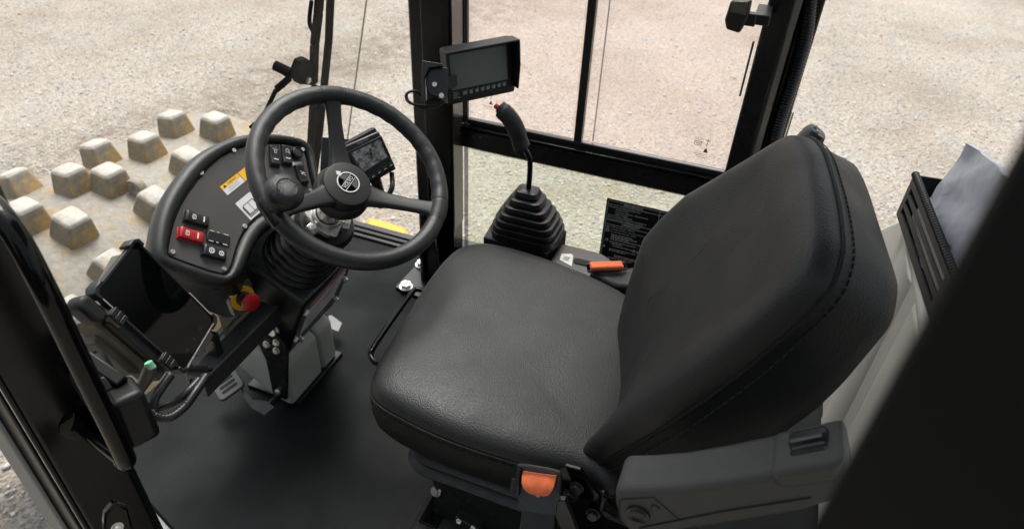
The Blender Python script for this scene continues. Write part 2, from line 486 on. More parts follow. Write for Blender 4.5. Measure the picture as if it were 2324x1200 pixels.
class MB:
    def __init__(s):
        s.v, s.f = [], []
    def add(s, vs, fs, M=None):
        k = len(s.v)
        s.v += [(M @ V(p)) if M else V(p) for p in vs]
        s.f += [tuple(i + k for i in f) for f in fs]
        return s
    def box(s, size, M=None, c=(0, 0, 0)):
        x, y, z = (a / 2 for a in size)
        vs = [(c[0] + i * x, c[1] + j * y, c[2] + k * z) for k in (-1, 1) for j in (-1, 1) for i in (-1, 1)]
        return s.add(vs, [(0, 2, 3, 1), (4, 5, 7, 6), (0, 1, 5, 4), (2, 6, 7, 3), (0, 4, 6, 2), (1, 3, 7, 5)], M)
    def box2(s, lo, hi, M=None):
        lo, hi = V(lo), V(hi)
        return s.box(hi - lo, M, (lo + hi) / 2)
    def bar(s, a, b, w, h, up=(0, 0, 1)):
        M, L = bar_frame(a, b, up)
        return s.box((L, w, h), M)
    def prism(s, pts, d0, d1, M=None):
        n = len(pts)
        A = sum(pts[i][0] * pts[(i+1) % n][1] - pts[(i+1) % n][0] * pts[i][1] for i in range(n))
        if A < 0:
            pts = pts[::-1]
        vs = [(p[0], p[1], d0) for p in pts] + [(p[0], p[1], d1) for p in pts]
        fs = [tuple(range(n))[::-1], tuple(range(n, 2*n))] + [(i, (i+1) % n, n + (i+1) % n, n + i) for i in range(n)]
        return s.add(vs, fs, M)
    def loft(s, rings, c0=True, c1=True, M=None, wrap=False):
        n = len(rings[0])
        vs = [p for r in rings for p in r]
        fs = []
        K = len(rings)
        for a in range(K if wrap else K - 1):
            b = (a + 1) % K
            for i in range(n):
                j = (i + 1) % n
                fs.append((a*n + i, a*n + j, b*n + j, b*n + i))
        if c0 and not wrap:
            fs.append(tuple(range(n))[::-1])
        if c1 and not wrap:
            fs.append(tuple(range((K-1)*n, K*n)))
        return s.add(vs, fs, M)
    def lathe(s, prof, M=None, n=32, c0=True, c1=True):
        return s.loft([[(r * math.cos(2*PI*i/n), r * math.sin(2*PI*i/n), z) for i in range(n)] for r, z in prof], c0, c1, M)
    def tube(s, path, r, n=10, closed=False, M=None, flat=1.0):
        P = [V(p) for p in path]
        L = len(P)
        T = []
        for i in range(L):
            a = P[(i-1) % L] if closed or i else P[i]
            b = P[(i+1) % L] if closed or i < L-1 else P[i]
            T.append((b - a).normalized())
        up = V((0, 0, 1)) if abs(T[0].z) < .9 else V((1, 0, 0))
        x = (up - up.dot(T[0]) * T[0]).normalized()
        rings = []
        for i in range(L):
            if i:
                x = (x - x.dot(T[i]) * T[i]).normalized()
            y = T[i].cross(x)
            rr = r[i] if isinstance(r, (list, tuple)) else r
            rings.append([P[i] + rr * (math.cos(2*PI*k/n) * x + flat * math.sin(2*PI*k/n) * y) for k in range(n)])
        return s.loft(rings, M=M, wrap=closed)
    def text(s, txt, x, y, size, M, z=0.0006, align='CENTER', sx=1.0, rot=0.0):
        cu = bpy.data.curves.new('t', 'FONT')
        cu.body = txt
        cu.size = size
        cu.align_x = align
        cu.align_y = 'CENTER'
        cu.resolution_u = 2
        o = bpy.data.objects.new('t', cu)
        COL.objects.link(o)
        bpy.context.view_layer.update()
        me = bpy.data.meshes.new_from_object(o.evaluated_get(bpy.context.evaluated_depsgraph_get()))
        c, sn = math.cos(rot), math.sin(rot)
        vs = []
        for p in me.vertices:
            px, py = p.co.x * sx, p.co.y
            vs.append((x + c*px - sn*py, y + sn*px + c*py, z))
        s.add(vs, [tuple(q.vertices) for q in me.polygons], M)
        bpy.data.objects.remove(o)
        bpy.data.curves.remove(cu)
        bpy.data.meshes.remove(me)
        return s
    def ringmark(s, x, y, r0, r1, M, z=0.0006, n=16, a0=0, a1=360, sy=1.0):
        full = abs(a1 - a0) >= 360
        K = n if full else n + 1
        vs = []
        for i in range(K):
            a = math.radians(a0 + (a1 - a0) * i / n)
            for r in (r0, r1):
                vs.append((x + r * math.cos(a), y + sy * r * math.sin(a), z))
        fs = [(2*i, 2*i+1, 2*((i+1) % K)+1, 2*((i+1) % K)) for i in range(n)]
        return s.add(vs, fs, M)
    def line(s, a, b, w, M, z=0.0006):
        a, b = V((a[0], a[1])), V((b[0], b[1]))
        d = (b - a).normalized() * w / 2
        q = V((-d.y, d.x))
        vs = [(*(a + q), z), (*(a - q), z), (*(b - q), z), (*(b + q), z)]
        return s.add(vs, [(0, 1, 2, 3)], M)
    def rect(s, x0, y0, x1, y1, M, z=0.0006):
        return s.add([(x0, y0, z), (x1, y0, z), (x1, y1, z), (x0, y1, z)], [(0, 1, 2, 3)], M)

BASE = {}
def build(name, mb, m, parent=None, bevel=0.0, smooth=40, seg=2, origin=None, recalc=True, kind=None, label=None, subsurf=0):
    base = BASE[parent.name] if parent else V((0, 0, 0))
    if parent is None:
        if origin is None:
            xs = np.array([tuple(p) for p in mb.v])
            origin = V(((xs[:, 0].min() + xs[:, 0].max()) / 2, (xs[:, 1].min() + xs[:, 1].max()) / 2, xs[:, 2].min()))
        base = V(origin)
    me = bpy.data.meshes.new(name)
    me.from_pydata([tuple(p - base) for p in mb.v], [], mb.f)
    if recalc:
        bm = bmesh.new()
        bm.from_mesh(me)
        bmesh.ops.recalc_face_normals(bm, faces=bm.faces)
        bm.to_mesh(me)
        bm.free()
    me.materials.append(M[m])
    if smooth:
        me.shade_smooth()
        me.set_sharp_from_angle(angle=math.radians(smooth))
    o = bpy.data.objects.new(name, me)
    COL.objects.link(o)
    if parent:
        o.parent = parent
    else:
        o.location = base
    BASE[o.name] = base
    if bevel:
        bv = o.modifiers.new('bevel', 'BEVEL')
        bv.width = bevel
        bv.segments = seg
        bv.limit_method = 'ANGLE'
        bv.angle_limit = math.radians(35)
        bv.harden_normals = False
    if subsurf:
        ss = o.modifiers.new('subsurf', 'SUBSURF')
        ss.levels = subsurf
        ss.render_levels = subsurf
    if kind:
        o['kind'] = kind
    if label:
        o['label'] = label
    return o

def tag(o, label, cat, group=None):
    o['label'] = label
    o['category'] = cat
    if group:
        o['group'] = group
    return o

def thing(name, label, cat, loc, group=None):
    o = bpy.data.objects.new(name, None)
    o.empty_display_size = 0.05
    COL.objects.link(o)
    o.location = V(loc)
    BASE[o.name] = V(loc)
    return tag(o, label, cat, group)

def local(name, mb, m, parent, Mx, bevel=0.0, smooth=40, seg=2):
    """a part built about its own origin and set in place by a matrix"""
    BASE['_'] = V((0, 0, 0))
    o = build(name, mb, m, None, bevel, smooth, seg, origin=(0, 0, 0))
    o.parent = parent
    o.matrix_local = Matrix.Translation(-BASE[parent.name]) @ Mx if parent else Mx
    return o

def again(src, parent, Mx, mtl=None):
    o = src.copy()
    COL.objects.link(o)
    o.parent = parent
    o.matrix_local = Matrix.Translation(-BASE[parent.name]) @ Mx if parent else Mx
    for ch in src.children:
        c = ch.copy()
        COL.objects.link(c)
        c.parent = o
    return o

def hexbolt():
    b = MB()
    b.lathe([(1.25, 0), (1.25, .28)], n=20)
    b.prism([(math.cos(PI/3*i), math.sin(PI/3*i)) for i in range(6)], .28, .95)
    return b

def bolt_at(parent, p, n, r, name='bolt', m='zinc'):
    global BOLT
    Mx = frame_n(p, n, (.31, .2, .93)) @ Matrix.Scale(r, 4)
    key = name + m
    if key not in BOLTS:
        BOLTS[key] = local(name, hexbolt(), m, parent, Mx, bevel=.06, seg=1)
        return BOLTS[key]
    return again(BOLTS[key], parent, Mx)
BOLTS = {}

def capscrew():
    b = MB()
    b.lathe([(1.0, 0), (1.0, .75), (.85, .95), (.5, .95), (.5, .5)], n=16)
    return b
def screw_at(parent, p, n, r, m='zinc'):
    Mx = frame_n(p, n) @ Matrix.Scale(r, 4)
    if ('scr' + m) not in BOLTS:
        BOLTS['scr' + m] = local('screw', capscrew(), m, parent, Mx, smooth=30)
        return BOLTS['scr' + m]
    return again(BOLTS['scr' + m], parent, Mx)

def hose_rings(path, r0, r1, pitch):
    """corrugated tube: resample the path and alternate the radius"""
    P = [V(p) for p in path]
    o, rad = [P[0]], []
    acc = 0
    for a, b in zip(P, P[1:]):
        L = (b - a).length
        t = pitch - acc
        while t <= L:
            o.append(a + (b - a) * t / L)
            t += pitch
        acc = L - (t - pitch)
    rad = [(r1 if i % 2 else r0) for i in range(len(o))]
    return o, rad
# ================================================================== GROUND
g = MB()
GX = [-150, -40, -14, -9, -5, 0, 4, 9, 40, 150]
def gz(x, y):
    return -1.4
g.add([(x, y, gz(x, y)) for y in (-60, -12, -3, 1, 6, 14, 40, 150) for x in GX],
      [(j*10+i, j*10+i+1, (j+1)*10+i+1, (j+1)*10+i) for j in range(7) for i in range(9)])
o = build('ground', g, 'gravel', origin=(0, 0, -1.4))
o['kind'] = 'structure'

def stones():
    K = 48000
    r = rng.random(K)
    az = np.radians(60 + 118 * rng.random(K))            # the sector the cab windows look out on
    dist = 2.2 + 9.8 * r ** 1.15
    x = dist * np.cos(az); y = dist * np.sin(az)
    sz = 0.005 + 0.010 * rng.random(K) ** 2.2 + 0.012 * (rng.random(K) < 0.04) * rng.random(K)
    cube = np.array([(-1,-1,-1),(1,-1,-1),(1,1,-1),(-1,1,-1),(-1,-1,1),(1,-1,1),(1,1,1),(-1,1,1)], float) * .62
    tri = np.array([(0,3,2,1),(4,5,6,7),(0,1,5,4),(2,3,7,6),(1,2,6,5),(3,0,4,7)])
    vs = cube[None] * (0.65 + 0.7 * rng.random((K, 8, 3)))
    a = rng.random(K) * 6.28; c, s = np.cos(a), np.sin(a)
    vx = vs[:, :, 0] * c[:, None] - vs[:, :, 1] * s[:, None]
    vy = vs[:, :, 0] * s[:, None] + vs[:, :, 1] * c[:, None]
    P = np.stack([vx * sz[:, None] + x[:, None], vy * sz[:, None] + y[:, None], vs[:, :, 2] * sz[:, None] * .6 + sz[:, None] * .18], -1).reshape(-1, 3)
    F = (tri[None] + (np.arange(K) * 8)[:, None, None]).reshape(-1)
    me = bpy.data.meshes.new('loose_gravel')
    me.vertices.add(K * 8); me.vertices.foreach_set('co', P.ravel().astype(np.float32))
    nf = K * 6
    me.loops.add(nf * 4); me.loops.foreach_set('vertex_index', F.astype(np.int32))
    me.polygons.add(nf); me.polygons.foreach_set('loop_start', np.arange(0, nf * 4, 4, dtype=np.int32))
    me.polygons.foreach_set('loop_total', np.full(nf, 4, np.int32))
    me.update(calc_edges=True)
    pal = np.array([(.48,.47,.45),(.52,.50,.47),(.44,.44,.43),(.54,.47,.40),(.62,.60,.57),(.38,.385,.39),(.58,.45,.37),(.45,.46,.47)])
    cc = pal[rng.integers(0, len(pal), K)] * (0.85 + .3 * rng.random((K, 1)))
    at = me.color_attributes.new('stone_colour', 'FLOAT_COLOR', 'POINT')
    at.data.foreach_set('color', np.repeat(np.concatenate([cc, np.ones((K, 1))], 1), 8, 0).ravel().astype(np.float32))
    me.materials.append(M['stone'])
    o = bpy.data.objects.new('loose_gravel', me)
    COL.objects.link(o)
    o.location = (0, 0, -1.4)
    tag(o, 'loose pale gravel strewn over the yard outside the cab', 'gravel')
    o['kind'] = 'stuff'
stones()

# trees along the near side of the yard, behind the photographer: the tablet glass mirrors them
def treeline():
    K = 16000
    x = -16 + 30 * rng.random(K)
    lobe = 5.2 + 1.6 * np.sin(x * .9) + .9 * np.sin(x * 2.3 + 1)
    z = -1.4 + lobe * rng.random(K) ** .8
    y = -5.2 - 1.6 * rng.random(K) + .5 * np.sin(x * 1.7 + z)
    s = .12 + .22 * rng.random(K)
    a = rng.normal(size=(K, 3)); a /= np.linalg.norm(a, axis=1)[:, None]
    b_ = np.cross(a, rng.normal(size=(K, 3))); b_ /= np.linalg.norm(b_, axis=1)[:, None]
    c = np.stack([x, y, z], 1)
    P = np.stack([c - a * s[:, None], c + b_ * s[:, None] * .6, c + a * s[:, None], c - b_ * s[:, None] * .6], 1).reshape(-1, 3)
    me = bpy.data.meshes.new('treeline')
    me.vertices.add(K * 4); me.vertices.foreach_set('co', P.ravel().astype(np.float32))
    me.loops.add(K * 4); me.loops.foreach_set('vertex_index', np.arange(K * 4, dtype=np.int32))
    me.polygons.add(K); me.polygons.foreach_set('loop_start', np.arange(0, K * 4, 4, dtype=np.int32))
    me.polygons.foreach_set('loop_total', np.full(K, 4, np.int32))
    me.update(calc_edges=True)
    me.materials.append(M['leaf'])
    o = bpy.data.objects.new('treeline', me)
    COL.objects.link(o)
    tag(o, 'dark green trees along the yard, seen only mirrored in the tablet screen', 'trees')
    o['kind'] = 'stuff'
treeline()

# ================================================================== PADFOOT DRUM
DA = V((-2.195, 1.692, -.65)); Da = V((.0872, .9962, 0)).normalized(); Dn = V((-Da.y, Da.x, 0))
drum = thing('roller_drum', 'dusty pale steel roller drum studded with square pads in front of the cab', 'roller drum', (DA.x, DA.y, -1.4))
DM = frame(DA, Dn, V((0, 0, 1)), Da) # local z along the axle
b = MB()
b.lathe([(.60, -.715), (.74, -.71), (.75, -.695), (.75, .50), (.742, .53), (.70, .545), (.60, .53)], DM, n=128)
build('drum_shell', b, 'drum', drum, smooth=35)
def pad_proto():
    b = MB()
    def ring(w, h, z, r):
        return [(x, y, z * (1.22 if z > 0 else 1)) for x, y in rrect(w, h, r, 4)]
    k, hz = .88, 1.22
    b.loft([ring(.142*k, .148*k, -.03, .03), ring(.128*k, .132*k, .0, .018), ring(.123*k, .127*k, .008, .014), ring(.104*k, .108*k, .054, .014), ring(.099*k, .103*k, .063, .014), ring(.090*k, .094*k, .069, .013)])
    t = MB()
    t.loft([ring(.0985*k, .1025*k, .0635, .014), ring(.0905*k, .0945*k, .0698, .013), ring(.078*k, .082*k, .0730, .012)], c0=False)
    return b, t
PADS = [(0.3645,-5.247), (0.2937,7.022), (0.08699,1.686), (-.03, 11), (0.1008,-13.54), (-0.2253,2.719), (-0.1543,-5.372), (-.30, 19), (-0.4579,-3.315), (-0.4048,-14.28), (-0.1464,-20.5), (-0.6443,-34.28), (-0.4411,-29.98)]
PADS = list(PADS) + [(.36, -29), (.20, -38), (.02, -46), (-.20, -44)]
pp = None
for t, ph in PADS:
    a = math.radians(ph)
    up = math.sin(a) * Dn + math.cos(a) * V((0, 0, 1))
    Mx = frame(DA + Da * t + up * .745, Da.cross(up) * -1, Da, up) if False else frame(DA + Da * t + up * .748, Da, up.cross(Da), up)
    if pp is None:
        pb, pt = pad_proto()
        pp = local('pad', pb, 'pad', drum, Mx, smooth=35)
        tf = local('top_face', pt, 'pad_face', None, Matrix.Identity(4), smooth=35)
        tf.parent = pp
    else:
        again(pp, drum, Mx)
a = math.radians(-14)
lt, lph = (-0.1271,-12.74)
a = math.radians(lph)
up = math.sin(a) * Dn + math.cos(a) * V((0, 0, 1))
b = MB()
b.lathe([(.018, -.016), (.036, -.016), (.040, -.010), (.040, .010), (.036, .016), (.018, .016), (.018, -.016)], frame(DA + Da * lt + up * .782, up, Da.cross(up) , Da) , n=24, c0=False, c1=False)
b.box((.05, .05, .026), frame(DA + Da * lt + up * .735, up, Da.cross(up), Da))
build('lifting_eye', b, 'drum', drum)

# ================================================================== CAB STRUCTURE
b = MB()
b.prism([(-1.36, .66), (-1.108, .597), (-.999, .562), (-.85, .50), (-.6, .38), (.55, .38), (.55, 1.77), (-1.36, 1.77)], -.045, 0)
o = build('floor', b, 'floor', bevel=.006)
o['kind'] = 'structure'
b = MB()
b.prism([(-1.36, .60), (-1.10, .537), (-.98, .502), (-.85, .44), (-.6, .32), (-.6, .379), (-.85, .499), (-.999, .561), (-1.108, .596), (-1.36, .659)], -.06, .006)
o = tag(build('door_sill', b, 'grey_dark', bevel=.004), 'narrow grey green sill strip along the floor edge beside the door post', 'sill')
# unseen roof lining, front half left open to let light in
b = MB()
b.box2((-.45, .40, 1.66), (.55, 1.84, 1.72))
o = build('ceiling', b, 'matte', bevel=.01)
o['kind'] = 'structure'

# ---- right front corner post
post = thing('corner_post', 'tall glossy black corner post right of the steering wheel carrying the monitor', 'cab post', (-.87, 1.80, 0))
b = MB()
b.box2((-.922, 1.722, .012), (-.8285, 1.80, 1.66))
build('post_tube', b, 'post_paint', post, bevel=.005)
b = MB()
b.prism([(-.828, 1.7275), (-.8255, 1.7275), (-.8255, 1.7955), (-.828, 1.7955)], .16, 1.66)
build('cover_strip', b, 'mirror_paint', post)
b = MB()
b.box2((-.990, 1.775, .0), (-.922, 1.84, 1.66))
build('rubber_seal', b, 'rubber', post, bevel=.008)
b = MB()
b.box2((-.948, 1.769, .60), (-.930, 1.7745, 1.66))
b.box2((-.96, 1.769, .02), (-.930, 1.7745, .14))
build('dotted_border', b, 'frit', post)
# foot of the post
b = MB()
b.prism([(-0.957,1.534,0), (-0.948,1.719,0), (-0.87,1.755,0), (-0.805,1.519,0), (-0.818,1.513,0)], .0015, .012)
build('base_plate', b, 'satin_paint', post, bevel=.002)
b = MB()
b.prism([(-.9, 0.012), (-.83, 0.012), (-.85, .22), (-.87, .22)], 1.60, 1.612, frame((0, 0, 0), (1, 0, 0), (0, 0, 1), (0, -1, 0)) @ Matrix.Translation((0, 0, -3.23)))
b.box2((-.895, 1.60, .012), (-.883, 1.77, .20))
build('gusset', b, 'satin_paint', post, bevel=.002)
bolt_at(post, (-0.921,1.545,0.013), (0, 0, 1), .0185)
bolt_at(post, (-0.93,1.675,0.013), (0, 0, 1), .0185)

# ---- rear right post
rp = thing('corner_post', 'black rear post behind the sliding window with a corrugated hose down its outer side', 'cab post', (.01, 1.82, 0))
b = MB()
b.prism([(-.022, 1.79), (.035, 1.782), (.055, 1.80), (.055, 1.87), (-.022, 1.87)], .0, 1.66)
build('post_tube', b, 'satin_paint', rp, bevel=.006)
b = MB()
b.box2((.055, 1.84, .0), (.105, 1.88, 1.66))
build('rubber_seal', b, 'rubber', rp, bevel=.006)
b = MB()
b.box2((.105, 1.853, .3), (.113, 1.856, .72))
build('dotted_border', b, 'frit', rp)
path = spline([(0.053,1.83,1.126), (0.069,1.83,1.011), (0.083,1.83,0.918), (0.084,1.83,0.805), (0.081,1.83,0.707), (0.084,1.83,0.616), (0.1,1.83,0.509)], 14)
pp_, rr_ = hose_rings(path, .0165, .019, .004)
h = tag(build('corrugated_hose', MB().tube(pp_, rr_, 12), 'rubber', smooth=60), 'black corrugated drain hose running down the rear corner post', 'hose')
b = MB()
b.bar((0.071,1.81,0.75), (0.087,1.81,0.739), .008, .006)
build('cable_tie', b, 'black', h)

# ---- sill rail under the sliding window
rail = thing('window_rail', 'wide black horizontal rail between the sliding window and the lower glass', 'rail', (-.4, 1.82, .5))
z1 = (-0.813,1.8,0.444)[2]
za = (-0.819,1.8,0.515)[2]
zb = (-0.819,1.8,0.435)[2]
b = MB()
b.box2((-.832, 1.80, zb), (-.022, 1.86, za))
build('rail_bar', b, 'satin_paint', rail, bevel=.004)
b = MB()
b.box2((-.832, 1.782, za - .012), (-.022, 1.80, za + .002))
build('lip', b, 'gloss', rail, bevel=.003)
b = MB()
b.box2((-.805, 1.8185, zb - .012), (.10, 1.8235, zb))
b.box2((-.832, 1.8185, .0), (-.818, 1.8235, zb))
build('dotted_border', b, 'frit', rail)

# ---- sliding window
zg = (-0.818,1.81,0.533)[2]
sw = thing('sliding_window', 'upper right sliding window in a black frame with one upright divider', 'window', (-.42, 1.82, zg))
b = MB()
b.box2((-.832, 1.803, za + .002), (-.8235, 1.84, 1.66))
build('side_channel', b, 'black', sw, bevel=.002)
b = MB()
b.box2((-.8225, 1.812, za + .003), (-.8185, 1.822, 1.66))
build('side_channel', b, 'black', sw, bevel=.002)
b = MB()
b.box2((-.813, 1.803, za + .002), (-.022, 1.812, zg))
b.box2((-.813, 1.818, za + .002), (-.022, 1.826, zg - .004))
b.box2((-.813, 1.832, za + .002), (-.022, 1.84, zg - .008))
build('bottom_track', b, 'black', sw, bevel=.0015)
xd0 = (-0.467,1.81,0.534)[0]
xd1 = (-0.444,1.81,0.527)[0]
b = MB()
b.box2((xd0, 1.803, zg), (xd1, 1.83, 1.66))
build('divider', b, 'black', sw, bevel=.003)
b = MB()
b.box2((-.812, 1.8205, zg - .006), (xd0 + .01, 1.8255, 1.66))
build('pane', b, 'glass_pink', sw)
b = MB()
b.box2((xd1 - .03, 1.811, zg), (-.024, 1.816, 1.66))
build('pane', b, 'glass_pink', sw)
b = MB()
xe = (-0.415,1.828,0.519)[0]
b.box2((xe, 1.827, zg), (xe + .003, 1.832, 1.66))
build('glass_edge', b, 'grey_dark', sw)
b = MB()
b.box2((-.035, 1.806, (-0.028,1.8,0.757)[2]), (-.030, 1.812, (-0.024,1.8,0.901)[2]))
build('pull_strip', b, 'black', sw)
def etched(px0, M_, sc, parent):
    b = MB()
    b.add([(.0, .012*sc, 0), (-.011*sc, -.012*sc, 0), (.011*sc, -.012*sc, 0)], [(0, 1, 2)], M_)
    b.line((-.002*sc, .017*sc), (.002*sc, .05*sc), .003*sc, M_, 0)
    b.line((-.010*sc, .048*sc), (.012*sc, .046*sc), .003*sc, M_, 0)
    for k in range(3):
        b.rect(-.06*sc, (.052 - .008*k)*sc, (-.018)*sc, (.0535 - .008*k)*sc, M_, 0)
    b.line((-.055*sc, .018*sc), (-.025*sc, .018*sc), .002*sc, M_, 0)
    b.line((-.055*sc, .036*sc), (-.025*sc, .036*sc), .002*sc, M_, 0)
    b.line((-.055*sc, .018*sc), (-.055*sc, .036*sc), .002*sc, M_, 0)
    b.line((-.025*sc, .018*sc), (-.025*sc, .036*sc), .002*sc, M_, 0)
    b.ringmark(-.045*sc, .027*sc, .003*sc, .005*sc, M_, 0, 8)
    b.ringmark(-.034*sc, .027*sc, .003*sc, .005*sc, M_, 0, 8)
    for k in range(3):
        b.rect((-.05 + .01*k)*sc, (-.024 - .008*k)*sc, (.01)*sc, (-.0225 - .008*k)*sc, M_, 0)
    return build('etched_mark', b, 'ink', parent, recalc=False)
etched(None, frame((-0.742,1.82,0.595), (1, 0, 0), (0, 0, 1), (0, -1, 0)), .55, sw)
etched(None, frame((-0.086,1.81,0.586), (1, 0, 0), (0, 0, 1), (0, -1, 0)), .62, sw)

# ---- catch on the rear post
lt_ = thing('window_catch', 'small black window catch sticking out from the rear post at the top', 'latch', (-0.062,1.7,0.98))
c = V((-0.077,1.7,0.985))
b = MB()
Mx = frame(c, V((.95, -.1, 0)).normalized(), (0, 0, 1), V((-.1, -.95, 0)).normalized())
b.prism([(-.024, .034), (.020, .040), (.022, .0), (.012, -.034), (-.020, -.030), (-.028, -.01)], -.014, .014, Mx)
build('body', b, 'black', lt_, bevel=.005)
b = MB()
b.prism([(-.018, .035), (.016, .039), (.016, .010), (-.018, .010)], .0142, .017, Mx)
build('cover', b, 'olive', lt_, bevel=.002)
b = MB()
b.box2((c.x + .012, 1.69, c.z - .016), (c.x + .04, 1.715, c.z + .012))
b.box2((c.x + .035, 1.695, c.z - .012), (c.x + .07, 1.79, c.z + .012))
build('arm', b, 'black', lt_, bevel=.003)

# ---- lower right glass
lw = thing('lower_window', 'fixed lower side glass with dotted border behind the gear lever', 'window', (-.4, 1.82, 0))
b = MB()
b.box2((-.818, 1.824, -.02), (.10, 1.829, zb + .02))
build('pane', b, 'glass_green', lw)
b = MB()
b.box2((-.93, 1.80, -.06), (.10, 1.86, .03))
build('frame_bar', b, 'satin_paint', lw, bevel=.003)

# ---- front quarter glass on the right, track rails and yellow machine rail outside
b = MB()
b.prism([(-1.345, .10), (-1.13, .93), (-.975, .93), (-.975, .10)], -.0025, .0025, frame((0, 1.80, 0), (1, 0, 0), (0, 0, 1), (0, -1, 0)))
qw = tag(build('quarter_window', b, 'glass_front'), 'narrow clear quarter glass between windshield and corner post', 'window')
tr = thing('floor_track', 'two black ribbed rails along the right floor edge below the quarter glass', 'floor rail', (-1.15, 1.79, 0))
b = MB(); b.box2((-1.36, 1.745, .001), (-.93, 1.763, .010)); build('rail', b, 'satin_paint', tr, bevel=.004)
b = MB(); b.box2((-1.36, 1.764, .001), (-.93, 1.782, .018)); build('rail', b, 'matte', tr, bevel=.004)
b = MB(); b.box2((-1.36, 1.783, .001), (-.93, 1.812, .024)); build('rail', b, 'satin_paint', tr, bevel=.004)
b = MB()
b.prism([(-1.357,1.97,-0.12), (-1.38,2.047,-0.12), (-1.285,2.046,-0.12), (-1.204,2.04,-0.12), (-1.157,2.005,-0.12), (-1.154,1.948,-0.12)], -.30, -.12)
tag(build('machine_rail', b, 'yellow_paint', bevel=.02, seg=3), 'rounded yellow machine body edge outside the quarter glass', 'machine body')
b = MB()
b.bar((-.965, 1.775, .03), (-0.97,1.775,0.157), .014, .018)
tag(build('seal_strip', b, 'rubber', bevel=.004), 'slanted black seal strip crossing the yellow rail behind the wheel rim', 'seal')

# ---- windshield
def ws(y, z, off=0.0):
    return V((-1.363 + .2586 * z + off, y, z))
wsn = thing('windshield', 'clear slanted windshield with a pale vertical joint in front of the steering wheel', 'windshield', ws(1.1, 0))
b = MB()
q = [ws(.66, -.05), ws(1.795, -.05), ws(1.795, 1.66), ws(.66, 1.66)]
n_ = V((1, 0, -.2586)).normalized() * .005
b.loft([[p for p in q], [p + n_ for p in q]])
build('pane', b, 'glass_front', wsn, smooth=0)
b = MB()
b.tube([ws(1.800, .10, .004), ws(1.800, .86, .004), ws(1.800, 1.6, .004)], .0028, 6)
build('joint', b, 'tan', wsn)

# ---- wiper, on the outside of the windshield
def wp(p, off=-.03):
    return V(p) + V((off, 0, 0))
wi = thing('wiper', 'black windshield wiper with arm, blade, bracket and hoses behind the steering wheel', 'wiper', (0.5094,0.7145) and ws(1.6, .5, -.03))
def g2(q, off=-.03):
    """windshield coordinates to space"""
    u, v = q
    c, uu, vv, nn = (V(t) for t in ((-1.363, 1.1, 0.0), (-0.0, 1.0, 0.0), (0.2504, 0.0, 0.9682), (0.9682, 0.0, -0.2504)))
    return c + uu * u + vv * v + nn * off
b = MB()
arm = [g2((0.4973,1.004)), g2((0.5019,0.8798)), g2((0.4974,0.7887)), g2((0.5096,0.6559))]
for p, q_ in zip(arm, arm[1:]):
    b.bar(p, q_, .03, .016, up=(1, 0, 0))
build('arm', b, 'wiper', wi, bevel=.004)
b = MB()
bl = [g2((0.539,0.994), -.025), g2((0.5617,0.7808), -.025), g2((0.5623,0.6345), -.025), g2((0.5641,0.4214), -.025), g2((0.5581,0.2984), -.025)]
for p, q_ in zip(bl, bl[1:]):
    b.bar(p, q_, .014, .02, up=(1, 0, 0))
build('blade', b, 'wiper', wi, bevel=.002)
b = MB()
for p, q_ in (((0.5133,0.6469), (0.5204,0.5268)), ((0.5204,0.5268), (0.5252,0.4154)), ((0.5252,0.4154), (0.5474,0.2669))):
    b.bar(g2(p), g2(q_), .026, .012, up=(1, 0, 0))
build('lower_arm', b, 'wiper', wi, bevel=.003)
b = MB()
Gm = frame(*((-1.363, 1.1, 0.0), (-0.0, 1.0, 0.0), (0.2504, 0.0, 0.9682), (0.9682, 0.0, -0.2504))) @ Matrix.Translation((0, 0, -.035))
b.prism([(0.4058,0.7287), (0.4265,0.762), (0.461,0.7577), (0.4915,0.7283), (0.5028,0.6556), (0.4298,0.6882)], -.012, .012, Gm)
b.prism([(0.3498,0.7612), (0.3692,0.7645), (0.4311,0.7272), (0.4212,0.7059), (0.3817,0.7243)], -.014, .006, Gm)
build('bracket', b, 'wiper', wi, bevel=.003)
b = MB()
b.lathe([(.014, -.025), (.014, .025)], Gm @ Matrix.Translation((*(0.3621,0.7565), 0)), 16)
build('pivot', b, 'wiper', wi)
screw_at(wi, Gm @ V((*(0.4641,0.6902), .012)), (1, 0, -.26), .009)
b = MB()
b.bar(g2((0.3899,0.7238)), g2((0.3272,0.7106)), .02, .008, up=(1, 0, 0))
b.bar(g2((0.3272,0.7106)), g2((0.2637,0.6324)), .012, .008, up=(1, 0, 0))
b.bar(g2((0.4127,0.7064), -.045), g2((0.377,0.6928), -.045), .012, .008, up=(1, 0, 0))
build('linkage', b, 'wiper', wi, bevel=.002)
b = MB()
b.tube(spline([g2((0.4952,0.9071), -.05), g2((0.502,0.8408), -.055), g2((0.5255,0.7929), -.05), g2((0.5408,0.7172), -.05)], 8), .006, 8)
b.tube(spline([g2((0.5341,0.8573), -.05), g2((0.5299,0.8186), -.055), g2((0.5304,0.7775), -.05)], 8), .006, 8)
b.tube(spline([g2((0.4437,0.6312), -.03), g2((0.4236,0.6176), -.03), g2((0.364,0.6206), -.03), g2((0.2783,0.6427), -.03), g2((0.2222,0.6382), -.03)], 8), .005, 8)
b.tube(spline([g2((0.5558,0.5749), -.03), g2((0.5505,0.5044), -.03), g2((0.5416,0.4837), -.03), g2((0.5603,0.3341), -.03)], 8), .010, 8)
build('hose', b, 'wiper', wi)

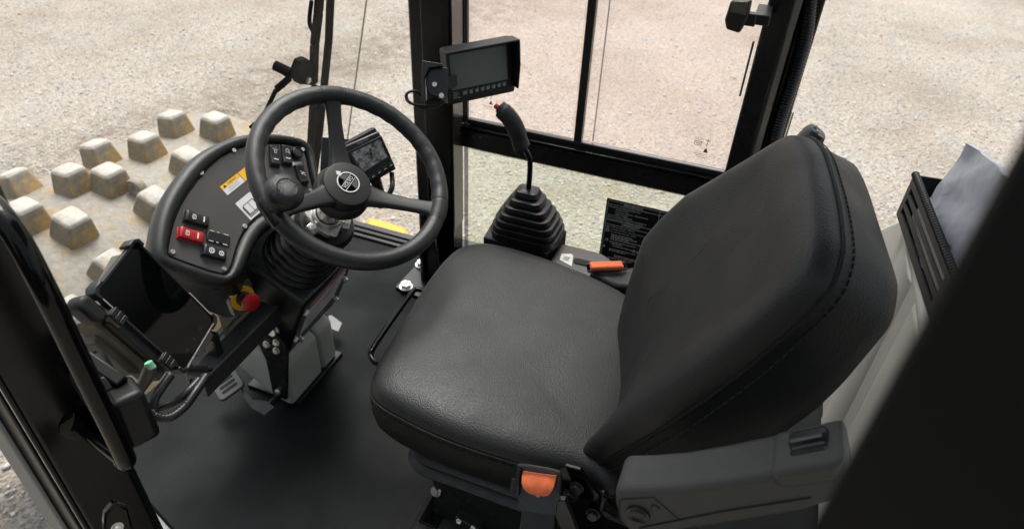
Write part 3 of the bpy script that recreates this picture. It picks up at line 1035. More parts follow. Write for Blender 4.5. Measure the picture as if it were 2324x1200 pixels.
# ================================================================== LEFT DOOR POST
lp = thing('door_post', 'thick glossy black door post close to the camera at the left', 'cab post', (-.8, .40, 0))
b = MB()
b.prism([(-.800, .4290), (-.815, .447), (-.875, .452), (-.905, .43), (-.905, .372), (-.835, .348), (-.826, .35)], -.1, 1.66)
build('post_tube', b, 'post_paint', lp, bevel=.004)
b = MB()
b.tube([(-.831, .3475, -.1), (-.831, .3475, .6), (-.831, .3475, 1.66)], .004, 8)
build('weld_bead', b, 'gloss', lp)
b = MB()
b.box2((-.905, .3405, -.1), (-.840, .347, 1.66))
build('edge_trim', b, 'satin_paint', lp, bevel=.002)
b = MB()
b.box2((-.905, .333, -.1), (-.868, .340, 1.66))
build('seal_lip', b, 'grey_dark', lp, bevel=.002)
# grab handle
HX, HY = -.690, .3725
gh = thing('grab_handle', 'glossy black bent tube grab handle on the door post', 'handle', (HX, HY, .6))
b = MB()
zt, zbm = 1.005, .645
path = spline([(-.835, .41, zt + .035), (-.775, .400, zt + .035), (-.72, .385, zt + .01), (HX, HY, zt - .06), (HX, HY, .85), (HX, HY, zbm + .02), (HX - .01, HY + .002, zbm - .005)], 10)
b.tube(path, .0135, 20)
build('tube', b, 'gloss', gh, smooth=60)
b = MB()
b.tube([(HX - .008, HY + .001, zbm), (-.75, .385, zbm - .004), (-.815, .40, zbm - .004)], .012, 16)
build('standoff', b, 'gloss', gh, smooth=60)
b = MB()
b.lathe([(.026, 0), (.026, .006), (.016, .010)], frame_n((-.812, .3995, zbm - .004), (.9, -.35, 0)), 20)
build('weld_collar', b, 'gloss', gh)
# screw plate low on the post
sp_ = thing('screw_plate', 'small black bracket with one screw at the foot of the door post', 'bracket', (-0.717,0.339,0.541))
c = V((-0.708,0.33,0.551))
Mx = frame_n(c, (.85, -.45, .25), (0, 0, 1))
b = MB()
b.prism([(-.012, -.035), (.016, -.03), (.022, .008), (.010, .028), (-.006, .018), (-.016, -.005)], -.012, .004, Mx)
build('plate', b, 'gloss', sp_, bevel=.003)
b = MB(); b.ringmark(0, -.012, .004, .0085, Mx, .0042, 16)
build('ring', b, 'cast', sp_)
screw_at(sp_, Mx @ V((0, -.012, .004)), (.85, -.45, .25), .005)
# black latch box behind the handle
lb = thing('latch_box', 'black plastic lock box fixed to the door post behind the grab handle', 'door lock', (-0.756,0.437,0.681))
Mx = frame_n(V((-0.743,0.421,0.689)), (.62, -.25, .74), (-.1, .5, .85))
c = Mx
b = MB()
b.bar((-0.797,0.438,0.734), (-0.741,0.421,0.622), .05, .07, up=(.3, -.3, .9))
build('housing', b, 'latch', lb, bevel=.006)
b = MB()
b.bar((-0.716,0.42,0.734), (-0.703,0.412,0.651), .045, .062, up=(.7, -.3, .6))
build('cover', b, 'latch', lb, bevel=.010, seg=3)
b = MB()
b.bar((-0.778,0.431,0.758), (-0.721,0.43,0.732), .018, .022, up=(.3, -.3, .9))
build('rim', b, 'latch', lb, bevel=.003)
b = MB()
b.bar((-0.742,0.415,0.747), (-0.729,0.413,0.731), .012, .01, up=(.3, -.3, .9))
build('tab', b, 'black', lb, bevel=.002)

# ================================================================== NEAR RIGHT POST (soft, close to the lens)
b = MB()
b.prism([(.0545, .168), (.058, .163), (.120, .112), (.138, .120), (.135, .160), (.085, .192)], .3, 1.72)
tag(build('door_pillar', b, 'pillar', bevel=.006), 'out of focus dark door pillar filling the right edge close to the camera', 'cab post')

# ================================================================== REAR TRIM + BASKET
rt = thing('rear_trim', 'light grey grained trim panel behind the seat', 'trim panel', (.43, 1.2, 0))
XR = .40
b = MB()
b.prism([(1.999, .30), (1.762, .493), (1.627, .599), (1.585, .634), (.45, .634), (.45, .005), (1.999, .005)], 0, .20, frame((XR, 0, 0), (0, 1, 0), (0, 0, 1), (1, 0, 0)))
build('panel', b, 'trim', rt, bevel=.010, seg=3)
SWAP = Matrix(((0, 1, 0, 0), (1, 0, 0, 0), (0, 0, 1, 0), (0, 0, 0, 1)))
for ya, yb in ((.84, .99), (1.09, 1.25), (1.35, 1.49)):
    b = MB()
    b.prism([(ya - .02, XR + .002), (ya, XR - .006), (yb, XR - .006), (yb + .02, XR + .002)], .02, .618, SWAP)
    build('rib', b, 'trim', rt, bevel=.004)
# document basket on the ledge
BM = frame((.376, 1.578, .74), (.095, -.9955, 0), (0, 0, 1), (-.9955, -.095, 0))
bk = thing('document_basket', 'black slotted document basket with a ribbed rim on the grey trim', 'basket', (.43, 1.4, .637))
LB = .50
def slotwall(b, z0, z1):
    rows = [(-.104, -.086), (-.072, -.062), (-.048, -.038), (-.024, 0)]
    for v0, v1 in rows:
        b.prism([(0, v0), (LB, v0), (LB, v1), (0, v1)], z0, z1, BM)
    for (v0, v1) in ((-.086, -.072), (-.062, -.048), (-.038, -.024)):
        b.prism([(0, v0), (.022, v0), (.022, v1), (0, v1)], z0, z1, BM)
        b.prism([(.36, v0), (LB, v0), (LB, v1), (.36, v1)], z0, z1, BM)
b = MB(); slotwall(b, -.004, 0); build('front', b, 'matte', bk)
b = MB(); b.prism([(0, -.104), (.004, -.104), (.004, 0), (0, 0)], -.10, -.004, BM); build('side', b, 'matte', bk)
b = MB(); b.prism([(LB - .004, -.104), (LB, -.104), (LB, 0), (LB - .004, 0)], -.10, -.004, BM); build('side', b, 'matte', bk)
b = MB(); b.prism([(0, -.104), (LB, -.104), (LB, .03), (0, .0)], -.104, -.10, BM); build('back', b, 'matte', bk)
b = MB(); b.prism([(.004, -.104), (LB - .004, -.104), (LB - .004, -.100), (.004, -.100)], -.10, -.004, BM); build('bottom', b, 'matte', bk)
b = MB()
pts, rad = hose_rings([BM @ V((0, .002, -.002)), BM @ V((LB, .002, -.002))], .0065, .0085, .0045)
b.tube(pts, rad, 10)
build('rim', b, 'rubber', bk)
# sleeved papers standing in the basket
b = MB()
PM = BM @ Matrix.Rotation(math.radians(-6), 4, 'X')
pv = []
nx, ny = 14, 8
for side in (0, 1):
    for j in range(ny + 1):
        for i in range(nx + 1):
            x = .05 + .34 * i / nx + .045 * j / ny * (1 - i / nx)
            y = -.094 + (.225 + .05 * i / nx) * j / ny
            z = -.026 + .004 * math.sin(i * 1.3 + j * 1.1) + .004 * math.sin(j * 1.7 - i * .6) + .003 * random.uniform(-1, 1) - (.012 if side else 0)
            pv.append((x, y, z))
q = lambda s_, i, j: s_ * (nx + 1) * (ny + 1) + j * (nx + 1) + i
fs = [(q(s_, i, j), q(s_, i + 1, j), q(s_, i + 1, j + 1), q(s_, i, j + 1)) for s_ in (0, 1) for j in range(ny) for i in range(nx)]
fs += [(q(0, i, j), q(0, i + 1, j), q(1, i + 1, j), q(1, i, j)) for j in (0, ny) for i in range(nx)]
fs += [(q(0, i, j), q(0, i, j + 1), q(1, i, j + 1), q(1, i, j)) for i in (0, nx) for j in range(ny)]
b.add(pv, fs, PM)
tag(build('documents', b, 'paper'), 'pale blue sleeved documents standing in the black basket', 'documents')
b = MB()
b.prism([(.13, -.099), (.46, -.099), (.46, -.012), (.07, -.012), (.09, -.06)], -.022, -.016, BM)
tag(build('folded_sheet', b, 'white', bevel=.001), 'folded white sheet showing through the basket slots', 'paper')
# ================================================================== SEAT
seat = thing('operator_seat', 'large black vinyl operator seat with high backrest on a bellows base', 'seat', (-.3, .95, .0))
CU = [(-0.543,0.747,0.48), (-0.566,0.797,0.48), (-0.579,0.921,0.48), (-0.594,1.072,0.48), (-0.594,1.205,0.48), (-0.57,1.256,0.48), (-0.517,1.29,0.48), (-0.359,1.287,0.48), (-0.203,1.256,0.48), (-0.124,1.217,0.47), (-.03, 1.20, .48), (-.02, .70, .48), (-0.105,0.727,0.462), (-0.204,0.711,0.462), (-0.362,0.704,0.462), (-0.489,0.722,0.462), (-0.525,0.734,0.47)]
cpoly = chaikin([(p[0], p[1]) for p in CU], 2)
NS = 180
cc_, cr = star(cpoly, NS, (-.32, .95))
def cring(inset, z, crown=0.0):
    o = []
    for k in range(NS):
        a = 2 * PI * k / NS
        r = max(cr[k] - inset, .004)
        x, y = cc_.x + r * math.cos(a), cc_.y + r * math.sin(a)
        o.append((x, y, z + .012 * (-(x + .32)) * (z > .45)))
    return o
b = MB()
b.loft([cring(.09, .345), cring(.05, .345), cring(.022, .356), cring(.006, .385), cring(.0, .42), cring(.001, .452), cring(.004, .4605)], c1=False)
build('cushion_side', b, 'leather_shaded', seat, smooth=80)
b = MB()
b.loft([cring(.004, .4605), cring(.003, .467), cring(.007, .4775), cring(.015, .4865), cring(.028, .493), cring(.05, .497), cring(.10, .499), cring(.15, .498), cring(.20, .4965), cring(.24, .496)], c0=False)
cush = build('cushion', b, 'leather', seat, smooth=80)
b = MB()
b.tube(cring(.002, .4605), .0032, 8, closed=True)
build('piping', b, 'leather_shaded', seat)
def stitches(ring, name, parent, r=.0011, every=1):
    b = MB()
    P = [V(p) for p in ring]
    # even dashes along the closed curve
    out = []
    for a, c in zip(P, P[1:] + P[:1]):
        L = (c - a).length
        k = max(1, int(L / .0035))
        out += [a + (c - a) * i / k for i in range(k)]
    for i in range(0, len(out) - 2, 3):
        b.tube([out[i], out[i + 2]], r, 4)
    return build(name, b, 'thread', parent, kind='stuff')
stitches([V(p) + V((0, 0, 0)) for p in cring(-.0012, .450)], 'stitching', seat)

# backrest
BF = frame(*((-0.009, 0.9372, 0.7078), (0.1249, -0.9922, -0.0059), (0.4363, 0.0495, 0.8984), (-0.8911, -0.1148, 0.4391)))
front = [(-0.1843,0.2956), (-0.1035,0.3188), (-0.01546,0.3228), (0.08182,0.3228), (0.1568,0.3158), (0.1767,0.3123), (0.218,0.292), (0.2273,0.273), (0.2365,0.2206), (0.2397,0.08725), (0.2175,-0.07795), (0.194,-0.1866), (0.1742,-0.2706)]
front = list(front) + [(.15, -.300), (.08, -.315), (-.12, -.315), (-.215, -.25), (-.262, -.15), (-.282, -.05), (-.268, .05), (-.236, .16), (-.20, .255)]
back = [(-0.2225,0.2878), (-0.1949,0.2972), (-0.1173,0.305), (0.02335,0.3044), (0.1286,0.3047), (0.1551,0.3032), (0.2042,0.2813), (0.2085,0.2702), (0.253,0.1686), (0.2564,0.07186), (0.2529,-0.07928), (0.2036,-0.2604)]
back = list(back) + [(.13, -.30), (-.12, -.30), (-.20, -.24), (-.245, -.13), (-.262, -.04), (-.255, .06), (-.236, .17), (-.215, .26)]
bc = (0.0, 0.0)
_, fr_ = star(chaikin([(p[0], p[1], 0) for p in front], 2), NS, bc)
_, bk_ = star(chaikin([(p[0], p[1], 0) for p in back], 1), NS, bc)
def smooth_r(r, n=1):
    for _ in range(n):
        r = [(r[i-1] + 2 * r[i] + r[(i+1) % len(r)]) / 4 for i in range(len(r))]
    return r
fr_, bk_ = smooth_r(fr_, 1), smooth_r(bk_, 1)
def bring(f, n, inset, wob=0.0):
    """ring between the front outline (f=0) and the back outline (f=1)"""
    o = []
    for k in range(NS):
        a = 2 * PI * k / NS
        r = max(fr_[k] * (1 - f) + bk_[k] * f - inset, .004)
        x, y = r * math.cos(a), r * math.sin(a)
        if n > .01:                                       # deeper bolster on the far side, hollow at the foot
            g_ = min(1, (n - .01) / .022) if inset < .04 else 1
            n_ = n + g_ * .036 * max(0, min(1.2, -x / .25)) * max(0, min(1, (.26 - y) / .2))
            n_ -= g_ * .060 * max(0, min(1, (-.08 - y) / .2)) * max(0, min(1, (.17 - x) / .12))
        else:
            n_ = n
        o.append(BF @ V((x, y, n_)))
    return o
b = MB()
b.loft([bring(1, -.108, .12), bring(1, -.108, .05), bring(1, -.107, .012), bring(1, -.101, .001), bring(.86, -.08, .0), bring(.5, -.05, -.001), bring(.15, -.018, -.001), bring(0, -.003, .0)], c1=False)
build('back_cover', b, 'leather_shaded', seat, smooth=80)
b = MB()
b.loft([bring(0, -.003, .0), bring(0, .004, .001), bring(0, .016, .005), bring(0, .027, .012), bring(0, .033, .021), bring(0, .036, .033), bring(0, .036, .05), bring(0, .034, .07), bring(0, .031, .09), bring(0, .028, .11), bring(0, .026, .14), bring(0, .025, .17), bring(0, .025, .20)], c0=False)
build('backrest', b, 'leather', seat, smooth=80)
b = MB()
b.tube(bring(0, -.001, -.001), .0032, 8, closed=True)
build('piping', b, 'leather_shaded', seat)
stitches(bring(.22, -.018, -.0035), 'stitching', seat, .0012)
# adjuster cap at the top of the backrest
b = MB()
cM = Matrix.Translation(V((0.103,1.145,0.958)) - BF.translation) @ BF
b.loft([[(x, y, -.03) for x, y in rrect(.046, .036, .016)], [(x, y, .014) for x, y in rrect(.046, .036, .016)], [(x * .8, y * .8, .024) for x, y in rrect(.046, .036, .016)]], M=cM @ Matrix.Rotation(-PI/2, 4, 'X'))
hc = build('head_cap', b, 'satin_paint', seat, smooth=35)
for q_ in ((-.008, .024, .004), (.008, .024, .002)):
    screw_at(seat, cM @ V(q_), BF.to_3x3() @ V((0, 1, .3)), .0035, 'cast')

# front height handle
b = MB()
hp = spline([V(q_) + V((-.022, 0, 0)) for q_ in ((-0.601,1.135,0.4), (-0.624,1.136,0.4), (-0.63,1.118,0.4), (-0.625,1.004,0.4), (-0.618,0.918,0.4), (-0.614,0.899,0.395), (-0.598,0.889,0.39), (-0.578,0.897,0.385))], 6)
b.tube(hp, .0065, 10)
build('adjuster_bar', b, 'gloss', seat)

# suspension base
def srect(x0, x1, y0, y1, z, r):
    return [( (x0+x1)/2 + x, (y0+y1)/2 + y, z) for x, y in rrect(x1 - x0, y1 - y0, r, 6)]
b = MB()
rings = []
zt_ = .345
for k in range(3):
    z0_ = zt_ - .032 * k
    e = .004 * k
    rings += [srect(-.475 - e, -.04, .765 - e, 1.15 + e, z0_ - .003, .05), srect(-.485 - e, -.03, .755 - e, 1.16 + e, z0_ - .012, .055), srect(-.480 - e, -.035, .76 - e, 1.155 + e, z0_ - .022, .05), srect(-.462 - e, -.05, .782 - e, 1.135 + e, z0_ - .029, .045)]
b.loft(rings)
build('bellows', b, 'rubber', seat, smooth=40)
b = MB()
b.box2((-.43, .775, .10), (-.05, 1.14, .25))
build('base_box', b, 'satin_paint', seat, bevel=.003)
b = MB()
b.prism([(-.47, .71), (-.43, .68), (-.03, .68), (.03, .74), (.03, 1.18), (-.43, 1.18), (-.47, 1.15)], .002, .095)
build('base_skirt', b, 'matte', seat, bevel=.018, seg=3)
b = MB()
b.prism([(-.455, .745), (-.41, .745), (-.41, 1.16), (-.455, 1.16)], .0955, .10)
build('base_plate', b, 'gloss', seat, bevel=.002)
b = MB()
b.bar((-0.371,0.765,0.143), (-0.313,0.765,0.125), .028, .03)
build('hinge', b, 'black', seat, bevel=.003)
screw_at(seat, (-0.356,0.748,0.157), (0, -1, .4), .006)
screw_at(seat, (-0.323,0.748,0.152), (0, -1, .4), .006)
bolt_at(seat, (-0.422,0.775,0.188), (-.3, -.8, .5), .010)

# side brackets and bolts at the near rear of the cushion
b = MB()
b.prism([(q[0], q[2]) for q in ((-0.152,0.7,0.491), (-0.14,0.7,0.514), (-0.112,0.7,0.517), (-0.091,0.7,0.484), (-0.041,0.7,0.444), (0.028,0.7,0.394), (-0.105,0.7,0.309), (-0.142,0.7,0.424))], -.004, .004, frame((0, .705, 0), (1, 0, 0), (0, 0, 1), (0, -1, 0)))
build('hinge_plate', b, 'gloss', seat, bevel=.002)
for q_, r_ in (((-0.121,0.695,0.453), .011), ((-0.113,0.695,0.479), .010), ((-0.078,0.695,0.424), .010)):
    bolt_at(seat, q_, (0, -1, .1), r_, 'bolt', 'black')
b = MB()
b.tube(spline([(-0.068,0.67,0.495), (-0.066,0.66,0.536), (-0.061,0.655,0.537), (-0.06,0.65,0.51), (-0.045,0.64,0.512), (-0.027,0.63,0.526), (-0.006,0.62,0.539)], 8), .0052, 10)
build('recline_lever', b, 'gloss', seat)
b = MB()
b.bar((-0.136,0.66,0.484), (-0.101,0.66,0.394), .012, .03)
build('link', b, 'satin_paint', seat, bevel=.002)

# folded-up armrest on the near side
AY = .575
AM = frame((0, AY, 0), (1, 0, 0), (0, 0, 1), (0, -1, 0))
def axz(l):
    return [(q[0], q[2]) for q in l]
arm_out = axz([(-0.043,0.575,0.669), (-0.006,0.575,0.689), (0.038,0.575,0.718), (0.082,0.575,0.755), (0.126,0.575,0.794), (0.193,0.575,0.855), (0.217,0.575,0.8), (0.177,0.575,0.747), (0.1,0.575,0.671), (-0.001,0.575,0.578), (-0.027,0.575,0.603), (-0.039,0.575,0.638)])
b = MB()
b.prism(arm_out, -.068, 0, AM)
arm_o = build('armrest', b, 'arm_plastic', seat, bevel=.011, seg=4)
b = MB()
ao = axz([(0.125,0.573,0.799), (0.138,0.573,0.778), (0.157,0.573,0.786), (0.196,0.573,0.822), (0.192,0.573,0.86)])
b.prism(ao, -.066, .004, AM)
build('end_boss', b, 'arm_plastic', arm_o, bevel=.010, seg=4)
b = MB()
fl = [(-0.028,0.574,0.612), (-0.034,0.574,0.654), (0.008,0.574,0.684), (0.05,0.574,0.655)]
for p, q_ in zip(fl, fl[1:]):
    b.tube([p, q_], .0006, 5)
sl = [(0.001,0.574,0.608), (0.094,0.574,0.703), (0.178,0.574,0.78)]
for p, q_ in zip(sl, sl[1:]):
    b.tube([p, q_], .0010, 5)
build('mould_line', b, 'thread', arm_o)
b = MB()
b.lathe([(.0, .003), (.008, .0035), (.0095, .0025), (.0125, .004), (.0155, .003), (.0165, -.002)], frame_n((-0.005,0.574,0.639), (0, -1, 0)), 28, c0=False)
build('pivot_cap', b, 'rubber', arm_o)
b = MB()
b.lathe([(.0, .0015), (.0045, .0015), (.006, 0)], frame_n((0.014,0.574,0.663), (0, -1, 0)), 14, c0=False)
build('mould_plug', b, 'black', arm_o)
# ribbed thumb wheel
wt_ = V((0.163,0.575,0.828)); wc = V((wt_.x, .6125, wt_.z))
ax_ = V((1, 0, 0)) * 0
pA, pB = V((0.152,0.605,0.805)), V((0.177,0.605,0.823))
axis = V((0, 1, 0))
dirw = (pB - pA).normalized()
dirw = (V((0.193,0.575,0.855)) - V((0.126,0.575,0.794))).normalized()
wM = frame(wc + dirw.cross(V((0, 1, 0))) * .0125 * (1 if dirw.cross(V((0, 1, 0))).z < 0 else -1), V((0, 1, 0)), dirw.cross(V((0, 1, 0))) , dirw)
b = MB()
prof = []
nw = 44
rg = []
for z_ in (-.022, -.019, .019, .022):
    rr0 = .024 if abs(z_) < .02 else .022
    rg.append([((rr0 + (.0022 if i % 4 in (0, 1) else -.0022)) * math.cos(2*PI*i/nw), (rr0 + (.0022 if i % 4 in (0, 1) else -.0022)) * math.sin(2*PI*i/nw), z_) for i in range(nw)])
b.loft(rg, M=wM)
build('thumb_wheel', b, 'black', arm_o, smooth=25)

# ---- belt buckle on the near side
bu = thing('seat_buckle', 'black seat belt buckle with a folded orange webbing pad beside the near seat edge', 'buckle', (-0.164,0.66,0.375))
b = MB()
KM = frame_n((-0.169,0.655,0.506), (-.05, -.75, .66), (-.2, .66, .72))
rings = []
for v_, hw_, n0_ in ((.018, .028, -.002), (.011, .028, .003), (.001, .0265, .0065), (-.007, .023, .0065), (-.013, .018, .002), (-.017, .012, -.004)):
    top_ = [(x_, v_ + (-.003 if abs(x_) < .004 and v_ < -.005 else 0), n0_ + .0035 * math.cos(x_ / hw_ * 1.4) - (.003 if abs(x_) < .005 and v_ < .002 else 0)) for x_ in np.linspace(-hw_, hw_, 13)]
    bot_ = [(x_, v_, -.007) for x_ in np.linspace(hw_, -hw_, 13)]
    rings.append([tuple(float(c_) for c_ in p_) for p_ in top_ + bot_])
b.loft(rings, M=KM)
build('webbing_pad', b, 'orange', bu, smooth=50)
b = MB()
b.tube(spline([KM @ V(p) for p in ((-.035, -.004, .002), (-.034, .022, .004), (-.028, .028, .004), (.028, .026, .004), (.035, .020, .004), (.035, -.006, .002))], 6), .0035, 8)
b.prism([(-.036, -.02), (-.036, .02), (-.032, .02), (-.032, -.02)], -.012, .003, KM)
b.prism([(.032, -.02), (.032, .018), (.036, .018), (.036, -.02)], -.012, .003, KM)
b.prism([(-.034, -.045), (-.034, .024), (.034, .022), (.030, -.045)], -.014, -.0065, KM)
build('guide', b, 'satin_paint', bu)
b = MB()
b.tube([KM @ V((-.04, .004, 0)), KM @ V((-.042, -.016, 0))], .006, 8)
build('stop', b, 'rubber', bu)
b = MB()
JM = frame_n((-0.162,0.655,0.399), (-.05, -.8, .6), (-.1, .6, .8))
b.prism(rrect(.060, .085, .012, 5), -.014, .010, JM)
bc_ = build('casing', b, 'black', bu, bevel=.003)
b = MB(); b.prism([(-.020, -.006), (.018, -.006), (.018, .004), (-.020, .004)], .0102, .0108, JM @ Matrix.Translation((0, -.012, 0)))
build('press_label', b, 'thread', bc_)

# ================================================================== RIGHT CONSOLE
con = thing('side_console', 'narrow satin black side console between seat and lower window', 'console', (-.38, 1.42, 0))
b = MB()
b.prism([(-.585, 1.50), (-.575, 1.375), (-.395, 1.375), (-.38, 1.50)], .05, .425)
build('lever_box', b, 'satin_paint', con, bevel=.005)
b = MB()
b.prism([(q[0], q[1]) for q in ((-0.384,1.458,0.41), (-0.271,1.458,0.41), (-0.243,1.445,0.41), (-0.228,1.42,0.41), (-0.151,1.375,0.41), (-.15, 1.32, .41), (-.385, 1.32, .41))], .05, .41)
build('deck', b, 'panel', con, bevel=.008, seg=3)
b = MB()
b.prism([(q[0], q[1]) for q in ((-0.365,1.408,0.413), (-0.341,1.418,0.413), (-0.335,1.413,0.413), (-0.324,1.366,0.413), (-0.362,1.381,0.413))], .4105, .4115)
build('white_label', b, 'sticker', con)
b = MB()
LM = frame((-.30, 1.39, .4123), (1, 0, 0), (0, 1, 0), (0, 0, 1))
b2 = [(-0.353,1.398,0.412), (-0.342,1.395,0.412)]
for k in range(3):
    b.box((.016, .0015, .0003), None, (b2[0][0] + .006, b2[0][1] - .006 * k, .4123))
build('fine_print', b, 'ink', con)
b = MB()
sl0, sl1 = V((-0.313,1.394,0.412)), V((-0.277,1.395,0.412))
SMx, SL = bar_frame(sl0, sl1)
b.prism(rrect(SL + .03, .022, .0108, 6), .0, .0008, SMx)
build('slot', b, 'thread', con)
b = MB()
DMx = frame((-.48, 1.375, .425), (1, 0, 0), (0, 1, 0), (0, 0, 1))
def con2(q):
    return (q[0] + .48, q[1] - 1.375)
a_, b_, c_, d_ = (con2(q) for q in ((-0.527,1.4,0.426), (-0.421,1.393,0.426), (-0.425,1.402,0.426), (-0.52,1.383,0.426)))
b.line(con2((-0.528,1.404,0.426)), con2((-0.428,1.402,0.426)), .0016, DMx)
b.line(con2((-0.525,1.392,0.426)), con2((-0.425,1.389,0.426)), .0016, DMx)
b.line(con2((-0.428,1.402,0.426)), con2((-0.425,1.389,0.426)), .0016, DMx)
for k in range(9):
    x = 1144 + 4.2 * k
    pa = con2((-0.528,1.404,0.426)); pb = con2((-0.525,1.392,0.426)); dx = con2((-0.428,1.402,0.426))
    f = k * .055
    b.line((pa[0] + (dx[0]-pa[0])*f, pa[1] + (dx[1]-pa[1])*f), (pb[0] + (dx[0]-pa[0])*f, pb[1] + (dx[1]-pa[1])*f + .0015), .0016, DMx)
for q_ in ((-0.537,1.395,0.426), (-0.477,1.4,0.426), (-0.418,1.394,0.426)):
    x, y = con2(q_)
    b.ringmark(x, y, .0055, .0068, DMx, n=20)
    b.line((x - .003, y - .002), (x + .003, y + .002), .0012, DMx)
build('speed_scale', b, 'white', con, recalc=False)

# lever
lv = thing('drive_lever', 'black drive lever with rubber grip and red button on a stepped rubber boot', 'lever', (-.47, 1.42, .425))
b = MB()
steps = [(.178, .135, .428), (.182, .138, .440), (.182, .138, .452), (.150, .112, .4545), (.172, .130, .458), (.172, .130, .470), (.140, .104, .4725), (.158, .120, .476), (.158, .118, .489), (.124, .094, .492), (.142, .108, .496), (.138, .104, .508), (.102, .08, .512), (.118, .092, .516), (.113, .088, .529), (.08, .064, .533), (.092, .076, .537), (.086, .070, .550), (.056, .046, .555), (.066, .056, .560), (.056, .046, .572), (.03, .028, .576)]
rings = []
for w, h, z in steps:
    sh = (z - .428)
    rings.append([(-.470 - .02 * sh + x, 1.435 - .10 * sh + y, z) for x, y in rrect(w, h, min(w, h) * .28, 6)])
b.loft(rings)
build('boot', b, 'rubber', lv, smooth=32)
b = MB()
YL = 1.422
rp_ = [(-0.472,1.422,0.558), (-0.471,1.422,0.61), (-0.472,1.422,0.647), (-0.476,1.422,0.663), (-0.486,1.422,0.678), (-0.501,1.422,0.698)]
b.tube(spline([(rp_[0][0], rp_[0][1], rp_[0][2] - .02)] + list(rp_[0:]), 6), .0068, 12)
build('rod', b, 'gloss', lv, smooth=60)
b = MB()
gp = [V((-0.494,1.422,0.681)), V((-0.501,1.422,0.698)), V((-0.509,1.422,0.72)), V((-0.518,1.422,0.738)), V((-0.534,1.422,0.758)), V((-0.551,1.422,0.77)), V((-0.557,1.422,0.773))]
b.tube([gp[0] + V((.006, 0, -.004)), gp[0], gp[0] * .6 + gp[1] * .4] + spline(gp[1:], 5)[1:], [.018, .0225, .0215] + [.0205] * 3 + [.022] * 10 + [.0215] * 6 + [.020] * 5 + [.0165], 18, flat=1.0)
build('grip', b, 'matte', lv, smooth=50)
b = MB()
gd = (gp[-1] - gp[-2]).normalized()
b.lathe([(.010, -.004), (.010, .003), (.0068, .0035), (.0065, .012), (.005, .0135)], frame_n(gp[-1] + gd * .001, gd), 16)
build('button', b, 'red', lv)
b = MB()
b.lathe([(.0115, -.002), (.0115, .003)], frame_n(gp[-1] + gd * .001, gd), 16, )
build('button_ring', b, 'black', lv)

# seat belt on the far side
sb = thing('belt_tongue', 'folded orange webbing in a black belt guide on the far side of the seat', 'seat belt', (-0.208,1.304,0.47))
b = MB()
b.bar((-0.266,1.307,0.47), (-0.193,1.345,0.47), .026, .014)
build('webbing', b, 'orange', sb, bevel=.005, seg=3)
b = MB()
b.tube(spline([(-0.271,1.306,0.478), (-0.266,1.303,0.463), (-0.256,1.3,0.463), (-0.192,1.338,0.463), (-0.186,1.347,0.466), (-0.194,1.347,0.478)], 5), .0042, 8)
build('guide', b, 'satin_paint', sb)
b = MB()
b.prism([(q[0], q[1]) for q in ((-0.268,1.31,0.455), (-0.188,1.361,0.455), (-0.148,1.391,0.455), (-0.119,1.3,0.455), (-0.19,1.281,0.455))], .40, .455)
build('bracket', b, 'matte', sb, bevel=.01)

# decal sheet on the lower glass
dc = V((-0.345,1.822,0.357))
DCM = frame(dc, (1, 0, 0), (0, 0, 1), (0, -1, 0))
b = MB()
ph_ = dc.z - (-0.337,1.822,0.118)[2] + .03
b.prism([(0, 0), (.40, 0), (.40, -ph_), (0, -ph_)], 0, .0007, DCM)
ds = build('instruction_sheet', b, 'decal')
tag(ds, 'black instruction sheet with fine white Portuguese print on the lower window', 'decal')
b = MB()
zz = .0012
def hline(y, x0, x1, w=.0012):
    b.rect(x0, y - w / 2, x1, y + w / 2, DCM, zz)
def vline(x, y0, y1, w=.0012):
    b.rect(x - w / 2, y1, x + w / 2, y0, DCM, zz)
hline(-.006, .006, .394); hline(-.019, .006, .394); hline(-.076, .006, .168); hline(-.092, .006, .168)
vline(.006, -.006, -ph_ + .006); vline(.168, -.006, -ph_ + .006); vline(.394, -.006, -ph_ + .006); hline(-.135, .168, .394); hline(-.146, .168, .394)
T = [('PRÉ-PARTIDA', .085, -.0127, .0100, 'CENTER'), ('Mangueiras, proteções de Segurança', .010, -.026, .0068, 'LEFT'), ('Extintores MAX', .032, -.034, .0064, 'LEFT'),
     ('Correntes, acessórios - INSPECIONAR', .032, -.042, .0064, 'LEFT'), ('PARA DANOS', .032, -.050, .0064, 'LEFT'), ('Níveis de fluidos - VERIFICAR', .010, -.057, .0064, 'LEFT'),
     ('NÃO OPERE EQUIPAMENTO COM DEFEITO', .010, -.0645, .0064, 'LEFT'), ('Pinos de articulação - REMOVA E GUARDE', .010, -.0715, .0064, 'LEFT'), ('OPERAÇÃO', .087, -.0838, .0110, 'CENTER'),
     ('Cinto de segurança - AFIVELE', .026, -.099, .0062, 'LEFT'), ('Velocidade do Motor - alta antes da operação', .026, -.108, .0060, 'LEFT'), ('Freio de estacionamento - LIBERE', .026, -.117, .0060, 'LEFT'),
     ('PARTIDA', .281, -.0127, .0100, 'CENTER')]
for t, x, y, sz, al in T:
    b.text(t, x, y, sz, DCM, zz, al)
for k, (x0, x1, y) in enumerate(((.03, .10, -.128), (.03, .115, -.134), (.03, .09, -.140), (.03, .13, -.146), (.028, .115, -.156), (.036, .07, -.163), (.04, .115, -.171), (.03, .12, -.184), (.03, .085, -.190), (.05, .135, -.206), (.05, .13, -.211), (.03, .11, -.219), (.03, .085, -.232))):
    x = x0
    while x < x1:
        w = .004 + .008 * random.random()
        b.rect(x, y - .0011, min(x + w, x1), y + .0011, DCM, zz)
        x += w + .002
